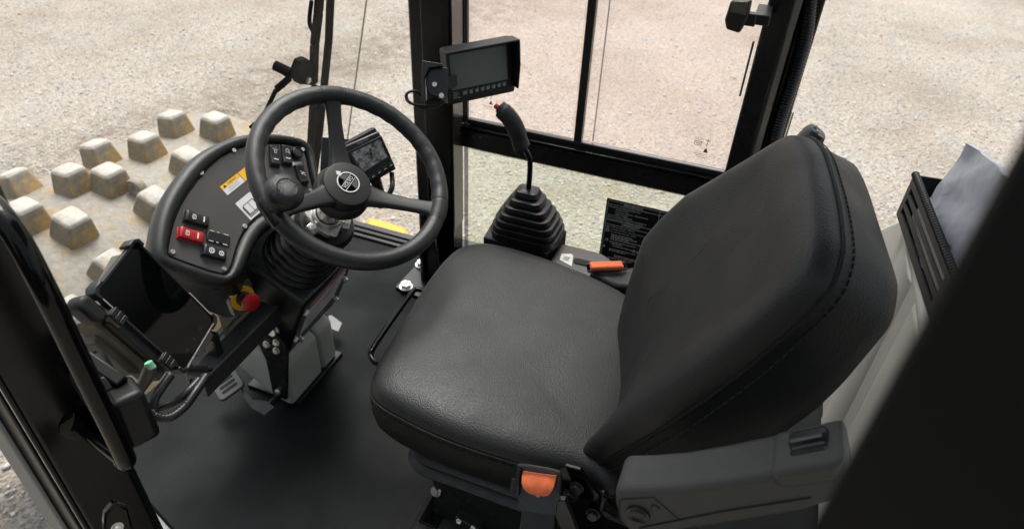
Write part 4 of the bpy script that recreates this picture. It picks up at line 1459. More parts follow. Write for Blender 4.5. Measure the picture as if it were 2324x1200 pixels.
for y in (-.026, -.032, -.042, -.049, -.058, -.068, -.074, -.085, -.095, -.104):
    x = .196
    while x < .36:
        w = .004 + .01 * random.random()
        b.rect(x, y - .0011, x + w, y + .0011, DCM, zz)
        x += w + .002
for x, y, r in ((.016, -.102, .0045), (.016, -.115, .0055), (.018, -.152, .0045), (.150, -.138, .006), (.110, -.172, .0045), (.150, -.176, .0045), (.182, -.044, .0055), (.182, -.060, .0055), (.182, -.078, .0045), (.184, -.106, .005), (.198, -.112, .005), (.07, -.240, .005), (.115, -.243, .005)):
    b.ringmark(x, y, r * .7, r, DCM, zz, 16)
b.rect(.175, -.035, .19, -.026, DCM, zz)
vline(.132, -.164, -.178, .002); vline(.092, -.234, -.248, .002)
for x, y in ((.012, -.178), (.14, -.2), (.122, -.172), (.138, -.175)):
    b.add([(x - .004, y - .003, zz), (x + .004, y - .003, zz), (x, y + .004, zz)], [(0, 1, 2)], DCM)
build('print', b, 'white', ds, recalc=False)
# ================================================================== DASH
def hull(b, pts):
    bm = bmesh.new()
    for p in pts:
        bm.verts.new(p)
    r = bmesh.ops.convex_hull(bm, input=bm.verts)
    bmesh.ops.delete(bm, geom=[v for v in bm.verts if not v.link_faces], context='VERTS')
    bm.verts.index_update()
    b.add([v.co.copy() for v in bm.verts], [tuple(v.index for v in f.verts) for f in bm.faces])
    bm.free()
    return b
DMx = frame(*((-1.006, 0.847, 0.635), (0.0, 1.0, -0.0), (-0.65, 0.0, 0.76), (0.76, 0.0, 0.65)))
dash = thing('dashboard', 'quarter round black dashboard with charcoal switch panel and raised rim left of the wheel', 'dashboard', DMx.translation - V((0, 0, .2)))
outer = [(-0.08115,0.02568), (-0.0236,0.07266), (0.04002,0.104), (0.1348,0.1307), (0.2131,0.1304), (0.2901,0.1151), (0.3482,0.08904), (0.4074,0.05054), (0.4327,0.02171), (0.4303,-0.005738), (0.4019,-0.04267), (0.3616,-0.08989), (0.3144,-0.1246), (0.2083,-0.08993), (0.1347,-0.08693), (0.06961,-0.1114), (0.01798,-0.1359), (-0.02774,-0.1161), (-0.09072,-0.02256), (-0.09492,0.00295)]
inner = [(-0.06465,0.0007881), (0.008403,0.05255), (0.08637,0.08172), (0.1731,0.1008), (0.2581,0.09636), (0.3275,0.06976), (0.3803,0.03896), (0.4068,0.01194), (0.4026,-0.003462), (0.3692,-0.04643), (0.3444,-0.08666), (0.3255,-0.09181), (0.2458,-0.06631), (0.1711,-0.04969), (0.1193,-0.05417), (0.07235,-0.07118), (0.03527,-0.09197), (0.01158,-0.1042), (-0.00578,-0.1011), (-0.06708,-0.006587)]
dcn = (0.1234,0.02546)
ND = 140
_, ro = star(chaikin([(p[0], p[1], 0) for p in outer], 2), ND, dcn)
_, ri = star(chaikin([(p[0], p[1], 0) for p in inner], 1), ND, dcn)
def dring(f, n, grow=0.0):
    o = []
    for k in range(ND):
        a = 2 * PI * k / ND
        r = ro[k] * (1 - f) + ri[k] * f + grow
        o.append((dcn[0] + r * math.cos(a), dcn[1] + r * math.sin(a), n))
    return o
b = MB()
b.loft([dring(0, -.10, -.05), dring(0, -.075, -.02), dring(0, -.035, -.002), dring(0, -.010), dring(.08, .000), dring(.28, .0085), dring(.5, .0105), dring(.72, .009), dring(.9, .004), dring(1.0, -.003, .001), dring(1.0, -.008, 0)], M=DMx)
build('housing', b, 'grain', dash, smooth=70)
b = MB()
b.prism([(p[0], p[1]) for p in dring(1.0, 0, -.0035)], -.007, -.001, DMx)
pan = build('panel', b, 'panel', dash, bevel=.0008)
b = MB()
hull(b, [DMx @ V((*q, -.016)) for q in ((-0.09101,0.004656), (-0.09157,-0.01743), (-0.02497,-0.1134), (0.01559,-0.1341), (0.073,-0.1138))] + [V((-1.037,0.8,0.516)), V((-1.047,0.86,0.414)), V((-1.057,0.93,0.324)), V((-1.049,0.99,0.304)), V((-1.014,1,0.423))] + [DMx @ V((*q, -.12)) for q in ((-0.07998,-0.005404), (-0.005415,-0.09416), (0.073,-0.1138))] + [V((-1.057,0.93,0.324)) + V((-.10, .05, .0)), V((-1.049,0.99,0.304)) + V((-.10, .05, .0))])
build('lower_shroud', b, 'grain', dash, bevel=.012, seg=4, smooth=50)
for q in ((-0.05348,-0.003576), (0.1242,0.09308), (0.2322,0.09618), (0.4004,0.01121), (0.335,-0.07844), (0.118,-0.04965), (0.007863,-0.09176)):
    screw_at(dash, DMx @ V((*q, -.001)), DMx.to_3x3() @ V((0, 0, 1)), .0052)
# rocker switches
def rocker():
    b = MB()
    L, W = .050, .0235
    pr = [(-L/2, 0), (-L/2, .010), (-L*.42, .0135), (0, .0095), (L*.42, .0115), (L/2, .008), (L/2, 0)]
    b.loft([[(x, -W/2, z) for x, z in pr], [(x, -W/2 + .003, z + (.0012 if z else 0)) for x, z in pr], [(x, W/2 - .003, z + (.0012 if z else 0)) for x, z in pr], [(x, W/2, z) for x, z in pr]])
    b.box((.0535, .027, .003), None, (0, 0, .001))
    return b
def ic_round(b, x, y, z, letter=None, s=.0052, gear=False):
    I = Matrix.Identity(4)
    if gear:
        b.ringmark(x, y, s * .55, s * .78, I, z, 18)
        for k in range(10):
            a = 2 * PI * k / 10
            b.line((x + s * .78 * math.cos(a), y + s * .78 * math.sin(a)), (x + s * 1.05 * math.cos(a), y + s * 1.05 * math.sin(a)), s * .3, I, z)
        b.rect(x - s * .16, y - s * .3, x + s * .16, y + s * .3, I, z)
    else:
        b.ringmark(x, y, s * .62, s * .80, I, z, 18)
        b.ringmark(x, y, s * .95, s * 1.12, I, z, 8, 40, 140)
        b.ringmark(x, y, s * .95, s * 1.12, I, z, 8, 220, 320)
        b.text(letter, x, y, s * 1.1, I, z)
def icons(kind):
    b = MB()
    I = Matrix.Identity(4)
    z = .0142
    if kind == 'park':
        ic_round(b, -.010, 0, .0135, 'P')
        b.prism(chaikin([(.0105, -.006), (.0125, -.006), (.0125, .006), (.0105, .006)], 1) and [(.0103, -.0065), (.0128, -.0065), (.0128, .0065), (.0103, .0065)], .0125, .0136)
    elif kind == 'vibr':
        ic_round(b, -.008, 0, .0135, 'R')
        b.prism([(.0113, -.006), (.0138, -.006), (.0138, .006), (.0113, .006)], .0125, .0138)
    elif kind == 'gear':
        ic_round(b, -.009, 0, .0135, s=.0066, gear=True)
        ic_round(b, .012, -.001, .0136, s=.0058, gear=True)
    elif kind == 'beacon':
        for r_ in (.0030,):
            b.line((-.013, -r_), (-.006, -r_ * .8), .0009, I, z); b.line((-.013, r_), (-.006, r_ * .8), .0009, I, z)
            b.line((-.013, -r_), (-.013, r_), .0009, I, z); b.line((-.006, -r_), (-.006, r_), .0009, I, z)
            for a in (-60, -30, 0, 30, 60):
                c_, s_ = math.cos(math.radians(a)), math.sin(math.radians(a))
                b.line((-.012 - .004 * c_, .006 * s_), (-.012 - .0065 * c_, .009 * s_), .0009, I, z)
        b.prism([(.0095, -.006), (.0118, -.006), (.0118, .006), (.0095, .006)], .0125, .0138)
    elif kind == 'lamp':
        b.ringmark(-.009, 0, .004, .0052, I, z, 12, 90, 270)
        for y_ in (-.005, -.002, .002, .005):
            b.line((-.008, y_ * .7), (-.003, y_ * 1.2), .0008, I, z)
        b.prism([(.0095, -.006), (.0118, -.006), (.0118, .006), (.0095, .006)], .0125, .0138)
    else:
        b.line((-.006, -.006), (0, .006), .0010, I, z); b.line((0, .006), (0, -.006), .0010, I, z); b.line((0, -.006), (.006, .006), .0010, I, z)
    return b
def dash2(a_, b_):
    d_ = (V(b_) - V(a_)); return math.atan2(d_.y, d_.x)
aL = dash2((-0.0165,0.01824), (0.01408,-0.01846))
aU = dash2((0.3265,0.05479), (0.2937,0.0166))
for kind, q, ang, mtl, lab in (('park', (0.0003728,0.001258), aL, 'red', 'red parking brake rocker switch'), ('vibr', (0.03646,0.02092), aL, 'black', None), ('gear', (0.01393,-0.05397), aL, 'black', None),
                     ('beacon', (0.311,0.03574), aU, 'black', None), ('lamp', (0.3421,0.02184), aU, 'black', None), ('wave', (0.3405,-0.03436), aU + .25, 'black', None)):
    Mx = DMx @ Matrix.Translation((q[0], q[1], -.001)) @ Matrix.Rotation(ang, 4, 'Z')
    sw_ = local('rocker_switch', rocker(), mtl, dash, Mx, bevel=.0012, smooth=30)
    if lab:
        sw_['label'] = lab
    ib = icons(kind)
    ic = bpy.data.objects.new('symbol', None)
    me = bpy.data.meshes.new('symbol'); me.from_pydata([tuple(p) for p in ib.v], [], ib.f); me.materials.append(M['white'])
    ic = bpy.data.objects.new('symbol', me); COL.objects.link(ic); ic.parent = sw_
q = (0.04709,-0.03587)
b = MB(); b.box((.050, .0235, .006), DMx @ Matrix.Translation((*q, .001)) @ Matrix.Rotation(aL, 4, 'Z'))
bl_ = build('switch_blank', b, 'black', dash, bevel=.002)
b = MB()
Mb = DMx @ Matrix.Translation((*q, .0042)) @ Matrix.Rotation(aL, 4, 'Z')
for sy in (-.0118, .0118):
    for x0, x1 in ((-.021, -.011), (.009, .02), (-.005, .0)):
        b.rect(x0, sy - .0008, x1, sy + .0008, Mb, 0)
build('worn_edge', b, 'sticker', bl_, recalc=False)
q = (0.3736,0.01179)
b = MB(); b.lathe([(.0145, -.001), (.0145, .012), (.0125, .0145), (.011, .0145), (.0105, .0120), (.0, .0125)], DMx @ Matrix.Translation((*q, 0)), 28)
build('horn_button', b, 'black', dash, smooth=30)
# stickers on the panel
def quad_frame(tl, tr, bl):
    tl, tr, bl = (V((*t, 0)) for t in (tl, tr, bl))
    x = (tr - tl); w = x.length; x.normalize()
    y = V((-x.y, x.x, 0))
    h = (tl - bl).dot(y)
    return DMx @ frame(bl if False else tl - y * h, x, y, V((0, 0, 1))) @ Matrix.Translation((0, 0, -.0009)), w, h
Q, w, h = quad_frame((0.1381,0.04818), (0.1992,0.05121), (0.1394,0.0244))
w *= 1.45
b = MB(); b.prism([(0, 0), (w * .69, 0), (w * .69, h), (0, h)], 0, .0006, Q)
st = build('caution_sticker', b, 'sticker', dash)
b = MB(); b.rect(0, h * .60, w * .69, h, Q, .0008); b.rect(w * .71, 0, w, h, Q, .0007)
build('yellow_field', b, 'yellow', st, recalc=False)
b = MB(); b.text('CUIDADO', w * .40, h * .79, h * .26, Q, .0011); b.add([(w * .06, h * .66, .0011), (w * .17, h * .66, .0011), (w * .115, h * .94, .0011)], [(0, 1, 2)], Q)
b.text('NÃO ACIONE O ESTACIONAMENTO', w * .345, h * .42, h * .15, Q, .0011, sx=.55); b.text('DURANTE A VIBRAÇÃO DO CILINDRO', w * .345, h * .20, h * .15, Q, .0011, sx=.55)
build('print', b, 'ink', st, recalc=False)
Q, w, h = quad_frame((0.1398,0.0009229), (0.1916,0.003349), (0.1398,-0.04744))
w = max(w, h * .9)
b = MB(); b.prism([(0, 0), (w, 0), (w, h), (0, h)], 0, .0006, Q)
st = build('manual_sticker', b, 'sticker', dash)
b = MB()
def P2(x, y): return (w * x, h * y)
for pl in (((.20, .70), (.52, .70), (.52, .22), (.20, .22), (.20, .70)), ((.52, .70), (.84, .70), (.84, .22), (.52, .22)), ((.20, .66), (.16, .66), (.16, .17), (.88, .17), (.88, .66)), ((.16, .62), (.12, .62), (.12, .11), (.92, .11))):
    for p, q_ in zip(pl, pl[1:]):
        b.line(P2(*p), P2(*q_), w * .028, Q, .0009)
build('print', b, 'ink', st, recalc=False)
Q, w, h = quad_frame((0.348,0.001524), (0.3732,-0.01073), (0.3332,-0.01429))
b = MB(); b.prism([(0, 0), (w, 0), (w, h), (0, h)], 0, .0006, Q)
st = build('horn_sticker', b, 'sticker', dash)
b = MB()
b.line((w*.1, h*.56), (w*.7, h*.56), h * .10, Q, .0009)
b.add([(w*.62, h*.5, .0009), (w*.88, h*.25, .0009), (w*.88, h*.86, .0009), (w*.62, h*.62, .0009)], [(0, 1, 2, 3)], Q)
for p, q_ in zip(((.25, .5), (.25, .32), (.6, .32), (.6, .5)), ((.25, .32), (.6, .32), (.6, .5))):
    b.line((w*p[0], h*p[1]), (w*q_[0], h*q_[1]), h*.07, Q, .0009)
build('print', b, 'ink', st, recalc=False)

# emergency stop
es = thing('emergency_stop', 'red mushroom emergency stop button on a yellow ring below the dashboard', 'stop button', (-0.978,0.912,0.431))
EM = Matrix.Translation(V((.937, -.297, .182)) * .006) @ frame_n((-0.967,0.9,0.446), (0.937, -0.297, 0.182))
b = MB()
b.prism(rrect(.060, .074, .006), -.02, .0, EM)
build('plate', b, 'panel', es, bevel=.001)
b = MB(); b.ringmark(0, 0, .0165, .0295, EM, .0006, 32)
yr = build('yellow_ring', b, 'yellow', es, recalc=False)
b = MB(); b.text('STOP', 0, .0215, .008, EM, .0010); b.text('STOP', 0, -.0215, .008, EM, .0010, rot=PI)
build('print', b, 'ink', yr, recalc=False)
b = MB(); b.lathe([(.017, .0), (.017, .010), (.012, .012), (.012, .020)], EM, 24)
build('collar', b, 'black', es)
b = MB(); b.lathe([(.011, .016), (.013, .026), (.0205, .030), (.0215, .033), (.021, .037), (.016, .0395), (.0, .0405)], EM, 32)
build('button', b, 'red', es, smooth=50)
screw_at(es, EM @ V((-.024, .020, 0)), (0.937, -0.297, 0.182), .004)
screw_at(es, EM @ V((.024, -.029, 0)), (0.937, -0.297, 0.182), .004)

# ================================================================== STEERING PEDESTAL
ped = thing('steering_pedestal', 'black steering pedestal box under the column with a warning plate facing the seat', 'pedestal', (-1.0, 1.09, 0))
prof = [(q[0], q[2]) for q in ((-0.956,0.985,0.191), (-0.868,0.985,0.391), (-0.995,0.985,0.456))] + [(-1.16, .56), (-1.16, .17)]
b = MB()
b.prism(prof, -1.205, -.985, frame((0, 0, 0), (1, 0, 0), (0, 0, 1), (0, -1, 0)))
build('box', b, 'grain', ped, bevel=.010, seg=4)
E1 = V((-0.956,0.985,0.191)); E2 = V((-0.868,0.985,0.391))
rv = (E2 - E1).normalized()
RM = frame(E1 + V((.0015, 0, 0)), (0, 1, 0), rv, V((0, 1, 0)).cross(rv))
LR = (E2 - E1).length
b = MB()
b.prism([(.004, .01), (.215, .045), (.218, LR * .62), (.205, LR * 1.0), (.010, LR * .97), (.002, LR * .5)], 0, .003, RM)
pl_ = build('rear_plate', b, 'satin_paint', ped, bevel=.001)
b = MB()
sq = [(.030, LR * .28), (.170, LR * .40), (.195, LR * .955), (.03, LR * .88)]
b.prism(sq, .003, .0036, RM)
sk = build('warning_sticker', b, 'sticker', pl_)
b = MB(); b.add([(.03, LR * .80, .0042), (.19, LR * .90, .0042), (.195, LR * .955, .0042), (.03, LR * .88, .0042)], [(0, 1, 2, 3)], RM)
build('orange_band', b, 'orange_red', ped, recalc=False)
b = MB()
for k, (y0, y1, x0, x1) in enumerate(((.46, .50, .045, .11), (.42, .455, .045, .10), (.50, .535, .05, .10))):
    b.line((x0, LR * y0), (x1, LR * y1), .0012, RM, .0042)
pth = [(.07, .60), (.085, .68), (.11, .72), (.135, .76), (.15, .82), (.14, .78), (.115, .69), (.10, .66), (.12, .64), (.15, .70)]
for p, q_ in zip(pth, pth[1:]):
    b.line((p[0], LR * p[1]), (q_[0], LR * q_[1]), .0022, RM, .0042)
build('print', b, 'ink', ped, recalc=False)
for q_ in ((.016, LR * .80), (.010, LR * .30), (.210, LR * .58), (.200, LR * .22), (.05, LR * .10)):
    bolt_at(ped, RM @ V((*q_, .003)), RM.to_3x3() @ V((0, 0, 1)), .0075)
# side bracket with bolts
b = MB()
b.prism([(q[0], q[2]) for q in ((-1.019,0.962,0.258), (-0.97,0.962,0.313), (-0.936,0.962,0.274), (-0.923,0.962,0.241), (-0.964,0.962,0.045), (-1.006,0.962,0.047), (-1.001,0.962,0.18))], -.004, .004, frame((0, .962, 0), (1, 0, 0), (0, 0, 1), (0, -1, 0)))
build('side_bracket', b, 'satin_paint', ped, bevel=.0015)
for q_, r_ in (((-0.962,0.97,0.29), .0135), ((-0.984,0.958,0.244), .008), ((-0.952,0.958,0.262), .0075), ((-0.957,0.958,0.233), .008), ((-0.984,0.956,0.07), .008)):
    bolt_at(ped, q_, (0, -1, .1), r_)
# grey foot cover
fc = thing('foot_cover', 'light grey two piece plastic cover at the foot of the steering pedestal', 'cover', (-1.03, 1.07, 0))
pf = [(-.955, .012), (-.955, .150), (-.965, .162), (-1.048, .222), (-1.132, .115), (-1.01, .022)]
b = MB(); b.prism(pf, -1.112, -.967, frame((0, 0, 0), (1, 0, 0), (0, 0, 1), (0, -1, 0)))
build('shell', b, 'grey', fc, bevel=.012, seg=4)
b = MB(); b.prism(pf, -1.185, -1.1145, frame((0, 0, 0), (1, 0, 0), (0, 0, 1), (0, -1, 0)))
build('shell', b, 'grey', fc, bevel=.012, seg=4)
b = MB(); b.box2((-1.12, .985, .001), (-.948, 1.20, .012))
build('foot_plate', b, 'matte', fc, bevel=.002)
# pedals
pd = thing('pedal', 'dark slotted foot pedal with bent arm left of the grey foot cover', 'pedal', (-1.111,0.969,0))
q4 = [V(q) for q in ((-1.128,0.957,0.11), (-1.069,0.925,0.1), (-1.079,0.87,0.075), (-1.148,0.892,0.085))]
pc = sum(q4, V()) / 4
pn = (q4[1] - q4[0]).cross(q4[3] - q4[0]).normalized()
if pn.z < 0: pn = -pn
pu = (q4[1] - q4[0]).normalized()
PMx = frame(pc, pu, pn.cross(pu), pn)
b = MB()
wq, hq = (q4[1] - q4[0]).length, (q4[3] - q4[0]).length
tq = rrect(wq, hq, .012, 5)
b.prism(tq, -.010, 0, PMx)
build('tread', b, 'pedal_steel', pd, bevel=.002)
b = MB()
for k in (-1, 0, 1):
    b.prism(rrect(.009, hq * .62, .0044, 4), .0002, .0008, PMx @ Matrix.Translation((k * .0155, 0, 0)))
build('slot', b, 'thread', pd)
b = MB()
ap = [(-1.087,0.938,0.09), (-1.062,0.919,0.085), (-1.035,0.917,0.06), (-1.004,0.93,0.055), (-0.974,0.924,0.05), (-0.985,0.893,0.045), (-1.029,0.897,0.05), (-1.061,0.908,0.075)]
tp = [V(q) for q in ap]
b.loft([tp, [p - V((0, 0, .006)) for p in tp]])
build('arm', b, 'pedal_steel', pd, bevel=.002)
b = MB(); b.tube([(-1.002,0.927,0.035), (-0.995,0.979,0.035)], .009, 12)
build('shaft', b, 'black', pd)
p2_ = thing('pedal', 'small grey plate pedal right of the grey foot cover', 'pedal', (-1.037,1.3,-0))
b = MB()
tp = [V(q) for q in ((-1.045,1.283,0.055), (-1.039,1.29,0.055), (-0.989,1.272,0.055), (-0.978,1.234,0.055), (-1.011,1.237,0.055))]
b.loft([tp, [p - V((0, 0, .005)) for p in tp]])
build('tread', b, 'grey_dark', p2_, bevel=.0015)
b = MB(); b.bar(V((-1.016,1.253,0.05)), V((-1.016,1.253,0.05)) + V((-.08, -.02, -.03)), .02, .012)
build('arm', b, 'satin_paint', p2_, bevel=.002)

# ================================================================== STEERING WHEEL + COLUMN
WM = frame(*((-0.715, 1.025, 0.759), (0.1045, 0.984, 0.1441), (-0.8108, 0.0004, 0.5853), (0.5759, -0.178, 0.7979)))
def wat(r, deg, n=0.0):
    a = math.radians(deg)
    return WM @ V((r * math.cos(a), r * math.sin(a), n))
col = thing('steering_column', 'steel steering shaft with cast clamp rising from a ribbed rubber boot', 'steering column', WM @ V((0, 0, -.4)))
b = MB()
rings = []
nb = 7
for k in range(nb):
    f = k / (nb - 1)
    s0 = -.385 + .135 * f
    rr = .098 - .030 * f
    for ds, dr in ((0, -.004), (.003, 0), (.010, 0), (.0135, -.006), (.0165, -.007)):
        r_ = rr + dr - .0022 * ds / .0165
        rings.append([(x, y, s0 + ds) for x, y in rrect(2 * r_, 1.75 * r_, .75 * r_, 8)])
b.loft(rings, M=WM)
build('boot', b, 'rubber', col, smooth=45)
b = MB()
b.lathe([(.066, -.25), (.070, -.235), (.062, -.218), (.03, -.214)], WM @ Matrix.Translation((.012, -.004, 0)), 32)
build('boot_top', b, 'rubber', col)
b = MB()
b.lathe([(.0265, -.24), (.0265, -.10), (.033, -.098), (.033, -.08)], WM, 32)
build('shaft', b, 'zinc', col)
b = MB()
lob = []
for k in range(48):
    a = 2 * PI * k / 48
    lob.append(((.040 + .008 * max(0, math.cos(3 * a)) ) * math.cos(a), (.040 + .008 * max(0, math.cos(3 * a))) * math.sin(a)))
b.prism(lob, -.205, -.186, WM)
b.lathe([(.035, -.187), (.034, -.172), (.0285, -.171), (.0285, -.187)], WM, 32, c0=False, c1=False)
b.box((.018, .03, .020), WM @ Matrix.Rotation(math.radians(-62), 4, 'Z') @ Matrix.Translation((.046, 0, -.194)))
b.box((.016, .026, .018), WM @ Matrix.Rotation(math.radians(178), 4, 'Z') @ Matrix.Translation((.046, 0, -.194)))
build('clamp', b, 'cast', col, bevel=.0025)
for a in (-62, 60, 178, -120):
    bolt_at(col, wat(.045, a, -.184), WM.to_3x3() @ V((0, 0, 1)), .0065)

wheel = thing('steering_wheel', 'large black three spoke steering wheel with a spinner knob', 'steering wheel', WM.translation - V((0, 0, .2)))
b = MB()
RW, rW = .1915, .0180
rings = []
NW = 144
for k in range(NW):
    a = 2 * PI * k / NW
    deg = math.degrees(a)
    amp = .035 if (-60 < (deg if deg < 180 else deg - 360) < 45) or (65 < deg < 155) else 0.0
    ring = []
    for j in range(18):
        t = 2 * PI * j / 18
        r_ = rW * (1 + (amp * math.sin(deg * PI / 5.2) if math.cos(t) < 0 else 0))
        ring.append(((RW + r_ * math.cos(t)) * math.cos(a), (RW + r_ * math.cos(t)) * math.sin(a), r_ * math.sin(t)))
    rings.append(ring)
b.loft(rings, M=WM, wrap=True)
build('rim', b, 'grain', wheel, smooth=80)
SPK = (53.0, -66.0, 166.0)
b = MB()
for a in SPK:
    SM = WM @ Matrix.Rotation(math.radians(a), 4, 'Z')
    rings = []
    for r_, w_, n_, t_ in ((.03, .060, -.052, .028), (.055, .048, -.050, .024), (.085, .036, -.040, .019), (.13, .031, -.022, .016), (.165, .033, -.007, .017), (.186, .046, -.001, .020)):
        rings.append([(r_, x, n_ + z) for x, z in rrect(w_, t_, t_ * .45, 4)])
    b.loft(rings, M=SM)
build('spokes', b, 'matte', wheel, smooth=60)
for a in SPK[:2]:
    b = MB()
    rings = []
    for k in range(9):
        aa = math.radians(a - 7.5 + 15 * k / 8)
        e = .0008 if 0 < k < 8 else -.0006
        rings.append([((RW + (rW + e) * math.cos(2*PI*j/18)) * math.cos(aa), (RW + (rW + e) * math.cos(2*PI*j/18)) * math.sin(aa), (rW + e) * math.sin(2*PI*j/18)) for j in range(18)])
    b.loft(rings, M=WM)
    build('rim_sleeve', b, 'matte', wheel, smooth=60)
    b = MB()
    for s_ in (-7.7, 7.7):
        aa = math.radians(a + s_)
        b.tube([WM @ V(((RW + (rW + .0002) * math.cos(2*PI*j/24)) * math.cos(aa), (RW + (rW + .0002) * math.cos(2*PI*j/24)) * math.sin(aa), (rW + .0002) * math.sin(2*PI*j/24))) for j in range(24)], .0007, 5, closed=True)
    build('groove', b, 'thread', wheel)
b = MB()
b.lathe([(.040, -.105), (.054, -.098), (.060, -.085), (.060, -.066), (.056, -.060), (.03, -.058)], WM, 48)
build('hub', b, 'matte', wheel, smooth=40)
b = MB()
b.lathe([(.050, -.066), (.0515, -.064), (.0515, -.040), (.0495, -.036), (.044, -.0345), (.0, -.034)], WM, 64)
cap = build('horn_cap', b, 'matte', wheel, smooth=35)
ea = math.atan2(*(lambda d: (d.y, d.x))(V((-0.008087,0.002462)) - V((-0.04485,-0.003863))))
em = (-0.02645,0.001719)
ECM = WM @ Matrix.Translation((.001, .001, -.0335)) @ Matrix.Rotation(ea, 4, 'Z')
b = MB(); b.lathe([(.0225, 0), (.0225, .0004), (.0, .0004)], ECM, 48)
build('emblem_disc', b, 'screen_dark', cap)
b = MB()
b.lathe([(.0215, .0002), (.0218, .0014), (.0240, .0014), (.0244, 0)], ECM, 48, c0=False, c1=False)
AMx = ECM @ Matrix.Rotation(math.radians(62), 4, 'Z')
b.prism([(.0205, -.0035), (.026, -.0035), (.026, -.0065), (.034, 0), (.026, .0065), (.026, .0035), (.0205, .0035)], .0005, .0016, AMx @ Matrix.Rotation(math.radians(18), 4, 'Z'))
b.text('VOLVO', 0, 0, .0112, ECM, .0009, sx=.92)
b.add([(-.0205, -.0062, .0006), (-.0205, -.0052, .0006), (.0205, -.0052, .0006), (.0205, -.0062, .0006)], [(0, 1, 2, 3)], ECM)
b.add([(-.0205, .0052, .0006), (-.0205, .0062, .0006), (.0205, .0062, .0006), (.0205, .0052, .0006)], [(0, 1, 2, 3)], ECM)
build('emblem', b, 'sticker', cap, recalc=False)
b = MB()
for s_ in (1, -1):
    K_ = 10
    pts = [(.020 * math.cos(math.radians(a)), s_ * .020 * math.sin(math.radians(a)), .0006) for a in range(25, 100, 8)] + [(0, s_ * .0075, .0006)]
    b.add(pts, [tuple(range(len(pts)))], ECM)
build('emblem_wedge', b, 'sticker' if False else 'panel', cap, recalc=False)  # charcoal wedges above and below the emblem lettering
# spinner knob
KA, KR = 165.0, .186
KMx = WM @ Matrix.Translation((KR * math.cos(math.radians(KA)), KR * math.sin(math.radians(KA)), 0))
b = MB()
rings = []
for k in range(9):
    aa = math.radians(KA - 9 + 18 * k / 8)
    e = .0015 if 0 < k < 8 else -.0006
    rings.append([((RW + (rW + e) * math.cos(2*PI*j/18)) * math.cos(aa), (RW + (rW + e) * math.cos(2*PI*j/18)) * math.sin(aa), (rW + e) * math.sin(2*PI*j/18)) for j in range(18)])
b.loft(rings, M=WM)
build('knob_clamp', b, 'satin_paint', wheel, smooth=60)
b = MB()
b.lathe([(.020, .004), (.0165, .022), (.015, .042), (.018, .050), (.028, .054), (.0335, .061), (.0350, .068), (.0335, .076), (.028, .0835), (.0185, .0880), (.0180, .0872), (.0165, .0872), (.016, .0882), (.0, .0890)], KMx, 48)
build('spinner_knob', b, 'knob', wheel, smooth=60)

# ================================================================== SMALL DISPLAY
SMx = frame(*((-0.835, 1.274, 0.657), (0.5222, 0.8148, 0.2517), (-0.4629, 0.0229, 0.8861), (0.7163, -0.5792, 0.3892)))
dd = thing('machine_display', 'small black machine display with five keys to the right of the steering hub', 'display', SMx.translation - V((0, 0, .1)))
qs = [(-0.1037,0.05741), (0.04496,0.05163), (0.04442,-0.06262), (-0.05029,-0.06064), (-0.058,-0.02718)]
b = MB()
x0 = min(q[0] for q in qs); x1 = max(q[0] for q in qs); y0 = min(q[1] for q in qs); y1 = max(q[1] for q in qs)
tl, tr, br, b1 = ((-0.05115,0.05115), (0.04496,0.05163), (0.04442,-0.06262), (-0.04889,-0.06264))
b.prism([tl, tr, br, b1], -.035, -.004, SMx)
build('back_shell', b, 'matte', dd, bevel=.003)
sc_ = [(-0.03945,0.02633), (0.03824,0.02311), (0.03573,-0.02368), (-0.03659,-0.0266)]
fx = [(-0.04697,0.04782), (0.04685,0.04127), (0.04397,-0.0562), (-0.04198,-0.06152)]
b = MB()
b.prism(fx, -.012, .004, SMx)
fa = build('bezel', b, 'black', dd, bevel=.006, seg=4)
b = MB()
sx_ = [V((q[0], q[1])) for q in sc_]; sm_ = sum(sx_, V((0, 0))) / 4
b.loft([[(*(sm_ + (q - sm_) * f_), z_) for q in sx_] for f_, z_ in ((1.22, .0042), (1.20, .0055), (1.06, .0055), (1.03, .0042))], False, False, M=SMx)
build('screen_frame', b, 'rubber', dd, bevel=.0008)
b = MB(); b.prism(sc_, .0041, .0046, SMx)
build('screen', b, 'small_screen', dd)
b = MB()
for q_ in ((-0.03473,-0.04829), (-0.01848,-0.04853), (-0.0001067,-0.0474), (0.01688,-0.04668), (0.03397,-0.04596)):
    da = math.atan2(sc_[2][1] - sc_[3][1], sc_[2][0] - sc_[3][0])
    KM_ = SMx @ Matrix.Translation((*q_, .004)) @ Matrix.Rotation(da, 4, 'Z')
    k_ = MB(); k_.prism(rrect(.0125, .0095, .002), 0, .0022, KM_)
    kb = build('key', k_, 'rubber', dd, bevel=.0006)
    k_ = MB(); k_.rect(-.0035, -.0007, .0035, .0007, KM_, .0026)
    build('key_mark', k_, 'white', kb, recalc=False)
da = math.atan2(sc_[1][1] - sc_[0][1], sc_[1][0] - sc_[0][0])
q_ = (-0.001398,0.03738)
b = MB(); b.text('VOLVO', q_[0], q_[1], .0095, SMx, .0046, rot=da)
build('lettering', b, 'cast', dd, recalc=False)
q_ = (0.04062,0.01355)
b = MB(); b.rect(q_[0] - .003, q_[1] - .001, q_[0] + .003, q_[1] + .001, SMx, .0046)
build('light_sensor', b, 'white', dd, recalc=False)
b = MB()
b.bar(SMx @ V((*(-0.1029,0.0442), -.03)), SMx @ V((*(-0.04482,0.007792), -.03)), .10, .006, up=SMx.to_3x3() @ V((0, 0, 1)))
build('mount_plate', b, 'satin_paint', dd, bevel=.002)
b = MB()
b.tube([SMx @ V((.0, -.03, -.035)), SMx @ V((-.02, -.14, -.05))], .014, 12)
build('mount_arm', b, 'satin_paint', dd)
b = MB()
